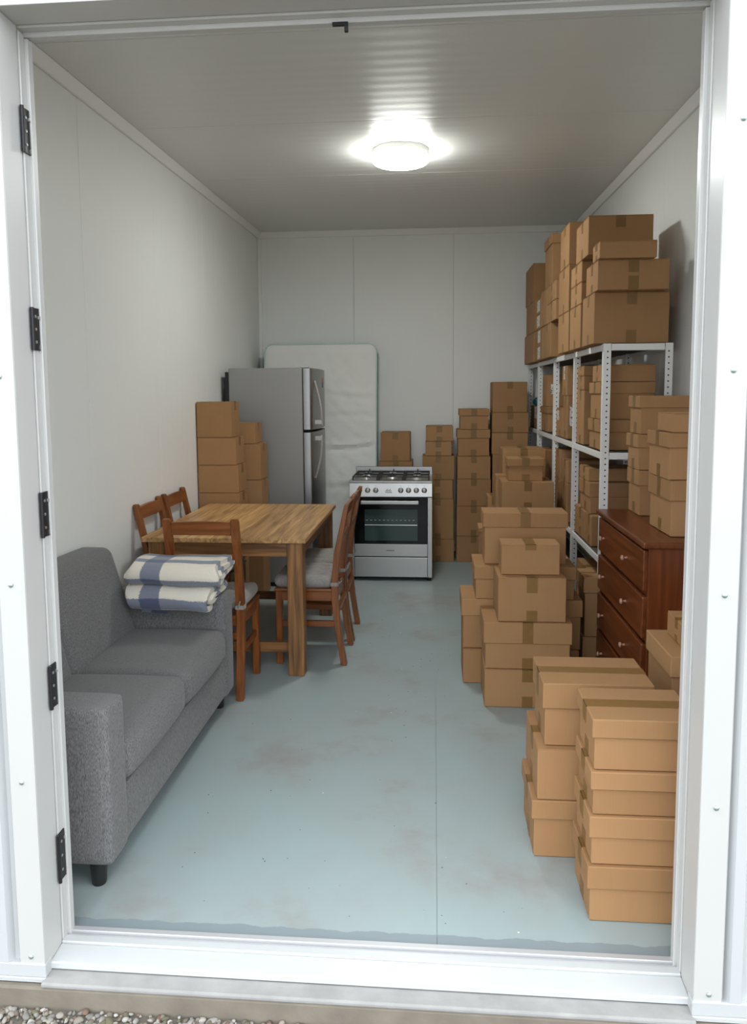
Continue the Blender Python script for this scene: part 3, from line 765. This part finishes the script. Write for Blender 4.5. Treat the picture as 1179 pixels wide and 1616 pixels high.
b = MB((1.02, 5.18, 1.517)).soft((1.02, 5.18, 1.555), (.035, .05, .038), .025, (.006, .01, .008), 8,
     lambda x, y, z: (x+.006*math.sin(60*z+40*y), y+.006*math.sin(70*x), z)).build('cloth_bundle', 'teal_plastic', smooth=True)
tag(b, 'small teal bundle on the last middle-shelf box by the back wall', 'bundle')
G = 'boxes on the lower shelf'
ZL = LV[1]
low = [
 ('small upright box at the near end of the lower shelf', .97, 1.27, 2.328, 2.49, ZL, .885, 0),
 ('wider box beside the small upright box on the lower shelf', .97, 1.27, 2.505, 2.87, ZL, .885, 0),
 ('lidded box laid over two boxes on the lower shelf', .97, 1.29, 2.407, 2.75, .885, 1.083, .09),
 ('flat box topping the near column of the lower shelf', .975, 1.28, 2.468, 2.76, 1.083, 1.166, 0),
 ('tall bottom box in the second bay of the lower shelf', .97, 1.27, 3.184, 3.478, ZL, .984, 0),
 ('upper box in the second bay of the lower shelf', .97, 1.26, 3.184, 3.42, .984, 1.149, 0),
 ('bottom box of the rear column, second lower-shelf bay', .97, 1.27, 3.495, 3.73, ZL, .967, 0),
 ('top box of the rear column, second lower-shelf bay', .97, 1.27, 3.495, 3.73, .967, 1.204, 0),
 ('bottom box in the third bay of the lower shelf', .97, 1.27, 4.13, 4.49, ZL, .90, 0),
 ('top box in the third bay of the lower shelf', .97, 1.27, 4.13, 4.49, .90, 1.155, 0),
]
for lb, x0, x1, y0, y1, z0, z1, lid in low: carton(lb, G, x0, x1, y0, y1, z0, z1, lid, 'x', tw=.045)
carton('box on the lowest shelf behind the dresser corner', 'boxes on the lowest shelf', .97, 1.28, 2.28, 2.76, LV[0], .53, 0, 'x')

# ------------------------------------------------------------------ fridge
FX0, FX1, FXD, FY0, FY1, FH = -1.75, -1.092, -1.018, 3.87, 4.67, 1.862
o = ((FX0+FX1)/2, (FY0+FY1)/2, 0)
t = thing('refrigerator', 'tall grey two-door refrigerator with long curved handles', 'refrigerator', o)
MB(o).box(FX0+.035, FX1, FY0, FY1, .04, FH).build('cabinet', 'steel_side', t, bevel=.008, seg=2)
MB(o).box(FX0, FX0+.035, FY0+.02, FY1-.02, .10, FH-.03).build('rear_grille', 'black_enamel', t)
MB(o).box(FX0+.05, FX1-.02, FY0+.03, FY1-.03, 0, .04).build('base', 'black_enamel', t)
MB(o).box(FX1, FX1+.006, FY0+.012, FY1-.012, .07, FH-.008).build('gasket', 'door_gasket', t)
def fdoor(z0, z1):
    ns = 12; R = []
    prof = []
    for i in range(ns+1):
        u = i/ns; y = FY0+(FY1-FY0)*u
        prof.append((FXD+.030*(1-(2*u-1)**2)-.002, y))
    pts = [(FX1+.006, FY0)]+[(FXD-.012, FY0), (FXD-.004, FY0+.004)]+prof[1:-1]+[(FXD-.004, FY1-.004), (FXD-.012, FY1), (FX1+.006, FY1)]
    r0 = [(x, y, z0) for x, y in pts]; r1 = [(x, y, z1) for x, y in pts]
    return MB(o).rings([r0, r1]).build('door', 'fridge_steel', t, bevel=.004, smooth=True)
for z0, z1, lo, hi, dr_ in ((1.345, FH-.002, 1.375, 1.755, 1), (.07, 1.325, .93, 1.295, -1)):
    d = fdoor(z0, z1)
    yb_ = FY0+.10; pts = []
    for i in range(13):
        u = i/12; z = lo+(hi-lo)*u
        bow = math.sin(math.pi*min(1, (u if dr_ < 0 else 1-u)*1.0)*.5)
        w = (1-u) if dr_ > 0 else u            # bracket end
        pts.append((FXD+.014+.052*math.sin(min(1, w*1.25)*math.pi/2), yb_+.03*w, z))
    MB(o).tube(pts, .011, 8, .8).build('handle', 'chrome', d, smooth=True)
    zb = lo+.012 if dr_ > 0 else hi-.045
    MB(o).box(FXD+.008, FXD+.070, yb_+.012, yb_+.045, zb, zb+.036).build('handle_bracket', 'cap_grey', d, bevel=.003)
    if dr_ > 0:
        xs = FXD+.0275
        MB(o).box(xs-.004, xs+.0015, 4.30, 4.37, 1.70, 1.745).build('sticker', 'sticker_blue', d)
        MB(o).hexa([(xs-.004, 4.30, 1.745), (xs+.0015, 4.30, 1.745), (xs+.0015, 4.37, 1.745), (xs-.004, 4.37, 1.745), (xs-.004, 4.325, 1.79), (xs+.0015, 4.325, 1.79), (xs+.0015, 4.345, 1.79), (xs-.004, 4.345, 1.79)]).build('sticker', 'sticker_red', d)
MB(o).box(FX1-.02, FXD-.02, FY0+.004, FY0+.05, FH, FH+.014).build('hinge_cap', 'cap_grey', t, bevel=.003)

# ------------------------------------------------------------------ mattress leaning on the back wall
MW0, MW1, MH, MT = -1.675, -.565, 2.135, .24
lean = math.radians(7.0)
o = ((MW0+MW1)/2, 5.02, 0)
t = thing('mattress', 'white quilted mattress leaning upright on the back wall', 'mattress', (o[0], 4.845, .012))
t.rotation_euler = (-lean, 0, 0)
hw = (MW1-MW0)/2
def mfront(sgn, y, n=44):
    """quilted face: grid with slight quilting, rounded corners"""
    rc = .09; vs = []; fs = []; nx, nz = n, 2*n
    for j in range(nz+1):
        for i in range(nx+1):
            x = -hw+2*hw*i/nx; z = MH*j/nz
            for cx_, cz_, sx_, sz_ in ((-hw+rc, MH-rc, -1, 1), (hw-rc, MH-rc, 1, 1), (-hw+rc, rc, -1, -1), (hw-rc, rc, 1, -1)):
                dx, dz = (x-cx_)*sx_, (z-cz_)*sz_
                if dx > 0 and dz > 0:
                    mx_ = max(dx, dz); l = math.hypot(dx, dz)
                    if l > 1e-6:
                        k = mx_/l; x = cx_+sx_*dx*k; z = cz_+sz_*dz*k
            e = min(1, min(hw-abs(x), z, MH-z)/.09)
            w = .0045*math.sin(x*34+3*math.sin(z*5))*math.sin(z*31+2*math.sin(x*7))+.006*math.sin(z*9+x*3)+.003*math.sin(x*55)*math.sin(z*61)
            for zc_, am, ws in ((1.12, .020, .022), (1.62, .010, .03), (1.40, .008, .025), (.70, .012, .03)):
                w -= am*math.exp(-((z-zc_-.03*math.sin(x*5+zc_*9))/ws)**2)*max(0, min(1, (x+.12)*3))
                w += .6*am*math.exp(-((z-zc_-.05-.03*math.sin(x*5+zc_*9))/ws)**2)*max(0, min(1, (x+.12)*3))
            vs.append((x, y+sgn*(e**.5)*max(.004, .024+w), z))
    for j in range(nz):
        for i in range(nx):
            a = j*(nx+1)+i; f = (a, a+1, a+nx+2, a+nx+1)
            fs.append(f if sgn < 0 else f[::-1])
    return vs, fs
for sg, y in ((-1, 0.0), (1, MT)):
    v_, f_ = mfront(sg, y); MB().add(v_, f_).build('quilted_face', 'mattress_quilt', t, smooth=True)
def rrect(inset, y, rc=.09, n=7):
    pts = []
    a_, b_ = hw-inset, MH-inset
    for cx_, cz_, a0 in ((a_-rc, inset+rc, -90), (a_-rc, b_-rc, 0), (-a_+rc, b_-rc, 90), (-a_+rc, inset+rc, 180)):
        for k in range(n+1):
            a = math.radians(a0+90*k/n); pts.append((cx_+rc*math.cos(a), y, cz_+rc*math.sin(a)))
    return pts
MB().rings([rrect(.0, .004), rrect(-.004, .05), rrect(-.004, MT-.05), rrect(0, MT-.004)]).build('side_band', 'mattress_side', t, smooth=True)
for y in (0.0, MT):
    p = rrect(-.003, y); p.append(p[0]); MB().tube(p, .0085, 6).build('piping', 'mattress_piping', t, smooth=True)

# ------------------------------------------------------------------ stove
VX0, VX1, VY0, VY1, VH = -.735, -.012, 4.125, 4.725, .888
o = ((VX0+VX1)/2, (VY0+VY1)/2, 0)
t = thing('gas_stove', 'stainless steel gas stove with black glass oven door', 'stove', o)
MB(o).box(VX0+.006, VX1-.006, VY0+.03, VY1-.01, .045, VH-.03).build('body', 'black_enamel', t, bevel=.003)
MB(o).box(VX1-.040, VX1, VY0+.004, VY0+.03, .035, .742).build('side_trim', 'stainless', t, bevel=.002)
MB(o).box(VX0, VX0+.040, VY0+.004, VY0+.03, .035, .742).build('side_trim', 'stainless', t, bevel=.002)
cp = MB(o).hexa([(VX0, VY0, .748), (VX1, VY0, .748), (VX1, VY0+.04, .748), (VX0, VY0+.04, .748), (VX0, VY0+.012, .868), (VX1, VY0+.012, .868), (VX1, VY0+.04, .868), (VX0, VY0+.04, .868)]).build('control_panel', 'stainless', t, bevel=.002)
MB(o).box(VX0-.003, VX1+.003, VY0-.004, VY1-.02, .868, VH).build('cooktop', 'stainless', t, bevel=.006, seg=2)
MB(o).box(VX0, VX1, VY1-.022, VY1-.004, VH-.01, .957).build('splashback', 'stainless', t, bevel=.004)
for kx in (-.645, -.574, -.503, -.285, -.218, -.150, -.081):
    k = MB(o).lathe((kx, VY0+.004, .806), [(.0235, 0), (.0235, -.008), (.021, -.012), (.020, -.030), (.014, -.034), (.002, -.034)], 20, 'y').build('knob', 'stainless', t, smooth=True)
    MB(o).box(kx-.0035, kx+.0035, VY0-.036, VY0-.026, .787, .825).build('grip', 'stainless', k, bevel=.001)
    MB(o).box(kx-.0025, kx+.0025, VY0+.0075, VY0+.0085, .8395, .8445).build('mark', 'print_dark', k)
mb = MB(o)
for i in range(7): mb.box(-.416+i*.0075, -.4125+i*.0075, VY0+.003, VY0+.006, .800, .800+.012*((i % 3)+1)/2)
for i in range(4): mb.box(-.418+i*.015, -.409+i*.015, VY0+.0015, VY0+.0045, .782, .790)
mb.box(-.424, -.366, VY0+.0035, VY0+.0048, .796, .7985)
mb.build('panel_print', 'print_dark', cp)
dr = MB(o).box(VX0+.042, VX1-.041, VY0, VY0+.026, .332, .740).build('oven_door', 'black_glass', t, bevel=.002)
MB(o).box(VX0+.042, VX1-.041, VY0-.003, VY0+.024, .222, .330).build('door_bottom_panel', 'stainless', dr, bevel=.002)
MB(o).box(-.602, -.139, VY0-.0015, VY0+.01, .362, .637).build('window', 'oven_window', dr)
MB(o).tube([(-.60, VY0-.004, .5), (-.141, VY0-.004, .5)], .0025, 6).build('rack_wire', 'chrome', dr)
mb = MB(o)
for i in range(12): mb.box(-.59+i*.037, -.572+i*.037, VY0-.0022, VY0-.0012, .541, .545)
mb.build('rack_wire', 'cap_grey', dr)
h = MB(o).box(-.632, -.125, VY0-.062, VY0-.042, .688, .722).build('handle', 'stainless', dr, bevel=.007, seg=3)
for hx in (-.61, -.147): MB(o).box(hx-.012, hx+.012, VY0-.045, VY0+.001, .694, .716).build('handle_mount', 'stainless', h, bevel=.002)
mb = MB(o)
for i in range(9): mb.box(-.412+i*.0078, -.4065+i*.0078, VY0-.0042, VY0-.003, .270, .279)
mb.build('brand_print', 'print_dark', dr)
MB(o).box(VX0+.042, VX1-.041, VY0-.002, VY0+.024, .038, .212).build('drawer_front', 'stainless', t, bevel=.002)
for fx in (VX0+.03, VX1-.028):
    for fy in (VY0+.05, VY1-.06): MB(o).lathe((fx, fy, 0), [(.019, 0), (.019, .012), (.014, .016), (.014, .05)], 12).build('foot', 'black_enamel', t, smooth=True)
for i, (bx, by, r) in enumerate([(-.60, VY0+.16, .038), (-.60, VY0+.42, .045), (-.374, VY0+.29, .062), (-.148, VY0+.16, .045), (-.148, VY0+.42, .038)]):
    bu = MB(o).lathe((bx, by, VH), [(r*1.25, 0), (r*1.2, .006), (r, .009), (r, .016)], 20).build('burner', 'chrome', t, smooth=True)
    MB(o).lathe((bx, by, VH+.016), [(r*.85, 0), (r*.85, .006), (r*.7, .009)], 20).build('burner_cap', 'cast_iron', bu, smooth=True)
for gx in (-.60, -.374, -.148):
    mb = MB(o); x0, x1, y0, y1, z = gx-.106, gx+.106, VY0+.055, VY1-.075, VH+.034
    for a in ((x0, y0, x1, y0), (x0, y1, x1, y1), (x0, y0, x0, y1), (x1, y0, x1, y1), (x0, (y0+y1)/2, x1, (y0+y1)/2)):
        mb.box(min(a[0], a[2])-.005, max(a[0], a[2])+.005, min(a[1], a[3])-.005, max(a[1], a[3])+.005, z-.009, z)
    for yy in (y0+.12, y1-.12):
        mb.box(x0, x0+.075, yy-.004, yy+.004, z-.006, z+.004); mb.box(x1-.075, x1, yy-.004, yy+.004, z-.006, z+.004)
        mb.box(gx-.004, gx+.004, yy-.11, yy-.045, z-.006, z+.004); mb.box(gx-.004, gx+.004, yy+.045, yy+.11, z-.006, z+.004)
    for xx in (x0, x1):
        for yy in (y0, y1): mb.box(xx-.006, xx+.006, yy-.006, yy+.006, VH, z)
    mb.box(gx-.004, gx+.004, y1-.006, y1+.006, z, z+.018)
    mb.build('pan_support', 'cast_iron', t)

# ------------------------------------------------------------------ dining table
TX0, TX1, TY0, TY1, TZ = -1.70, -.73, 1.85, 3.19, .822
o = ((TX0+TX1)/2, (TY0+TY1)/2, 0)
t = thing('dining_table', 'rustic brown plank-top wooden dining table', 'table', o)
npk = 7
for i in range(npk):
    a = TX0+(TX1-TX0)*i/npk; b = TX0+(TX1-TX0)*(i+1)/npk
    cxp = (a+b)/2
    MB((cxp, o[1], o[2])).box(a+.0006, b-.0006, TY0, TY1, TZ-.028-(.0006*(i % 2)), TZ-.0004*(i % 2)).build('plank', 'tabletop', t, bevel=.0022, loc=(cxp-o[0], 0, 0))
LG = .094
lx0, lx1, ly0, ly1 = TX0+.035, TX1-.022, TY0+.022, TY1-.03
for x in (lx0, lx1-LG):
    for y in (ly0, ly1-LG):
        cc = (x+LG/2, y+LG/2, 0)
        MB(cc).box(x, x+LG, y, y+LG, 0, TZ-.028).build('leg', 'pine_z', t, bevel=.004, loc=(cc[0]-o[0], cc[1]-o[1], 0))
for y in (ly0+.012, ly1-.034): MB(o).box(lx0+LG, lx1-LG, y, y+.022, TZ-.113, TZ-.028).build('apron', 'pine_x', t, bevel=.002)
for x in (lx0+.012, lx1-.034): MB(o).box(x, x+.022, ly0+LG, ly1-LG, TZ-.113, TZ-.028).build('apron', 'pine_y', t, bevel=.002)
for y in (ly0+.066, ly1-.092): MB(o).box(lx0+LG, lx1-LG, y, y+.026, .118, .178).build('stretcher', 'pine_x', t, bevel=.003)

# ------------------------------------------------------------------ chairs
CW = .205
def chair():
    c = thing('dining_chair', 'x', 'chair', (0, 0, 0), 'wooden dining chairs around the table')
    def post(x0, x1):
        prof = [(.0, 0, .036), (.034, .22, .037), (.050, .40, .040), (.052, .50, .040), (.035, .70, .036), (-.022, .985, .028), (-.022, .995, .024)]
        R = []
        for y, z, d in prof:
            i = .004 if z > .99 else 0
            R.append([(x0+i, y, z), (x1-i, y, z), (x1-i, y+d, z), (x0+i, y+d, z)])
        return MB().rings(R).build('back_leg', 'stained_z', c, bevel=.003)
    post(-CW, -CW+.044); post(CW-.044, CW)
    for x0 in (-CW+.004, CW-.044):
        MB().box(x0, x0+.040, .392, .432, 0, .455).build('front_leg', 'stained_z', c, bevel=.003)
    def rail(z0, z1, y0, y1, arch=0):
        R = []; n = 8
        for i in range(n+1):
            u = i/n; x = -CW+.040+(2*CW-.080)*u; a = arch*math.sin(math.pi*u)
            R.append([(x, y0, z0), (x, y0+.020, z0), (x, y1+.020, z1+a), (x, y1, z1+a)])
        return MB().rings(R)
    rail(.905, .975, .004, -.012, .006).build('crest_rail', 'stained_x', c, bevel=.003)
    rail(.745, .795, .030, .022).build('back_rail', 'stained_x', c, bevel=.003)
    for y in (.058, .398): MB().box(-CW+.042, CW-.042, y, y+.022, .398, .455).build('seat_rail', 'stained_x', c, bevel=.002)
    for x in (-CW+.010, CW-.032): MB().box(x, x+.022, .086, .394, .398, .455).build('seat_rail', 'stained_y', c, bevel=.002)
    MB().box(-CW+.002, CW-.002, .088, .440, .455, .473).build('seat', 'stained_y', c, bevel=.006, seg=2)
    for x in (-CW+.014, CW-.034): MB().box(x, x+.020, .036, .394, .235, .272).build('stretcher', 'stained_y', c, bevel=.003)
    MB().box(-CW+.042, CW-.042, .040, .062, .330, .365).build('stretcher', 'stained_x', c, bevel=.003)
    def warp(x, y, z):
        if z > .50:
            d = 0
            for tx in (-.1, 0, .1):
                for ty in (.17, .265, .36):
                    d = max(d, math.exp(-((x-tx)**2+(y-ty)**2)/.0013))
            z -= .030*d
            z += .004*math.sin(x*60)*math.sin(y*55)
        return (x, y, z)
    cu = MB().soft((0, .262, .511), (.196, .180, .037), .034, (.004, .004, .016), 32, warp).build('seat_cushion', 'cushion_cotton', c, smooth=True)
    for s in (-1, 1):
        x0, x1 = sorted((s*(CW+.003), s*(CW-.047)))
        MB().box(x0, x1, .046, .050, .492, .514).box(x0, x1, .0925, .0955, .492, .514).box(x0, x0+.003, .046, .0955, .492, .514).box(x1-.003, x1, .046, .0955, .492, .514).build('tie', 'cushion_cotton', cu)
        MB().tube([(s*(CW-.03), .046, .50), (s*(CW-.02), .030, .52), (s*(CW-.012), .026, .545), (s*(CW-.02), .036, .53)], .004, 6).build('tie', 'cushion_cotton', cu)
    return c
proto = chair()
spots = [((-1.225, 1.498), 0, 'wooden dining chair with its back to the doorway, between sofa and table'),
         ((-1.768, 2.172), -90, 'nearer of the two dining chairs along the left wall'),
         ((-1.768, 2.632), -90, 'farther of the two dining chairs along the left wall'),
         ((-.525, 2.265), 90, 'nearer dining chair on the aisle side of the table'),
         ((-.525, 2.715), 90, 'farther dining chair on the aisle side, closest to the stove')]
for i, ((x, y), a, lb) in enumerate(spots):
    c = proto if i == 0 else copy_tree(proto)
    c.location = (x, y, 0); c.rotation_euler = (0, 0, math.radians(a)); c['label'] = lb

# ------------------------------------------------------------------ sofa
o = (-1.42, .70, 0)
t = thing('sofa', 'grey fabric two-seat sofa with black feet along the left wall', 'sofa', o)
SF = -1.058
MB(o).soft(((-1.77+SF)/2-.004, .705, .195), ((SF+1.77)/2-.008, .70, .105), .016, (0, 0, 0), 8).build('base', 'sofa_fabric', t, smooth=True)
def armw(x, y, z): return (x, y, z)
for y0, y1 in ((-.062, .083), (1.325, 1.47)):
    MB(o).soft(((-1.77+SF)/2, (y0+y1)/2, .3625), ((SF+1.77)/2, (y1-y0)/2, .2725), .022, (.003, .004, .006), 14).build('arm', 'sofa_fabric', t, smooth=True)
MB(o).soft((-1.738, .704, .46), (.040, .76, .36), .03, (0, 0, 0), 8).build('back_frame', 'sofa_fabric', t, smooth=True)
for y0, y1 in ((.088, .703), (.709, 1.320)):
    MB(o).soft((-1.315, (y0+y1)/2, .380), (.262, (y1-y0)/2, .081), .045, (.020, .003, .020), 18).build('seat_cushion', 'sofa_fabric', t, smooth=True)
def bw(x, y, z): return (x-.115*(z-.46)/.42, y, z)
for y0, y1 in ((.088, .655), (.661, 1.322)):
    MB(o).soft((-1.605, (y0+y1)/2, .655), (.083, (y1-y0)/2, .225), .038, (.018, .003, .012), 18, bw).build('back_cushion', 'sofa_fabric', t, smooth=True)
for x in (-1.13, -1.70):
    for y in (-.01, 1.42):
        MB(o).lathe((x, y, 0), [(.022, 0), (.024, .004), (.031, .095)], 16).build('foot', 'leg_black', t, smooth=True)

# ------------------------------------------------------------------ folded blanket on the far arm
def ribbon(path, th, x0, x1, nx, wob, u0):
    P = []
    for k in range(len(path)-1):      # resample
        a, b_ = Vector(path[k]), Vector(path[k+1]); n = max(1, int((b_-a).length/.012))
        for i in range(n): P.append(a+(b_-a)*i/n)
    P.append(Vector(path[-1]))
    for _ in range(3):
        P = [P[0]]+[(P[i-1]+P[i]*2+P[i+1])/4 for i in range(1, len(P)-1)]+[P[-1]]
    n = len(P); L = [0]
    for i in range(1, n): L.append(L[-1]+(P[i]-P[i-1]).length)
    out = []; s_ = []
    for sg in (1, -1):
        idx = range(n) if sg > 0 else range(n-1, -1, -1)
        for i in idx:
            tt = (P[min(i+1, n-1)]-P[max(i-1, 0)]).normalized(); nn = Vector((-tt.y, tt.x))
            e = .55 if i in (0, n-1) else 1
            out.append(P[i]+nn*sg*th*.5*e); s_.append(L[i])
    mb = MB((-1.26, 1.36, .64)); rings_ = []; uv = []
    for j in range(nx+1):
        u = j/nx; x = x0+(x1-x0)*u
        ends = min(1, min(u, 1-u)*nx/1.5); k = .93+.07*ends
        cy_ = sum(p.x for p in out)/len(out); cz_ = sum(p.y for p in out)/len(out)
        r = []
        for p, s in zip(out, s_):
            y = cy_+(p.x-cy_)*k; z = cz_+(p.y-cz_)*k
            z += wob*(math.sin(x*9+y*7)+.5*math.sin(x*23+z*30)); y += wob*.7*math.sin(x*13+z*20)
            r.append((x+.012*math.sin(y*14+z*31)*(1 if u > .5 else -1)*(1-ends)+.010*math.sin(z*60)*(u-.5), y, z)); uv.append((u0+x-x0, s))
        rings_.append(r)
    mb.rings(rings_); mb.uv = uv
    return mb
bl = thing('folded_blanket', 'blue and cream plaid wool blanket folded on the far sofa arm', 'blanket', (-1.26, 1.36, .64))
up_ = [(1.475, .798), (1.30, .804), (1.235, .798), (1.196, .773), (1.190, .745), (1.212, .720), (1.26, .714), (1.475, .716)]
ui_ = [(1.475, .771), (1.31, .775), (1.25, .770), (1.232, .758), (1.25, .744), (1.31, .741), (1.475, .742)]
lo_ = [(1.475, .692), (1.28, .694), (1.215, .686), (1.184, .66), (1.182, .625), (1.205, .596), (1.25, .586), (1.305, .590)]
li_ = [(1.475, .664), (1.29, .664), (1.235, .656), (1.222, .640), (1.235, .622), (1.27, .617), (1.306, .617)]
for nm, p, x0, x1, w, u0 in (('outer_fold', up_, -1.515, -1.062, .004, 0.0), ('inner_fold', ui_, -1.50, -1.05, .003, .02), ('outer_fold', lo_, -1.52, -1.10, .005, 0.0), ('inner_fold', li_, -1.505, -1.085, .003, .02)):
    ribbon(p, .026, x0, x1, 40, w, u0).build(nm, 'plaid_wool', bl, smooth=True)
fc = [(1.300, .600), (1.292, .575), (1.284, .545)]
ribbon(fc, .014, -1.48, -1.34, 12, .003, .02).build('hanging_corner', 'plaid_wool', bl, smooth=True)

# ------------------------------------------------------------------ flecks on the floor
def flecks(name, mat, n, label, seed, r0, r1):
    rnd = random.Random(seed); mb = MB()
    for i in range(n):
        y = rnd.uniform(-.18, 3.6); x = rnd.uniform(-.95, .32) if y < 1.4 else rnd.uniform(-.45, .13)
        r = rnd.uniform(r0, r1); a = rnd.uniform(0, 3)
        pts = [(x+r*math.cos(a+k*1.2566)*rnd.uniform(.6, 1.2), y+r*.7*math.sin(a+k*1.2566)*rnd.uniform(.6, 1.2)) for k in range(5)]
        mb.rings([[(px, py, .0) for px, py in pts], [(x+(px-x)*.7, y+(py-y)*.7, r*.5) for px, py in pts]])
    tag(mb.build(name, mat), label, 'debris', kind='stuff')
flecks('dark_flecks', 'dark_chip', 85, 'tiny dark specks of grit scattered over the floor', 5, .0012, .0034)
flecks('white_flecks', 'white_chip', 16, 'tiny white paint chips scattered over the floor', 9, .0018, .0045)
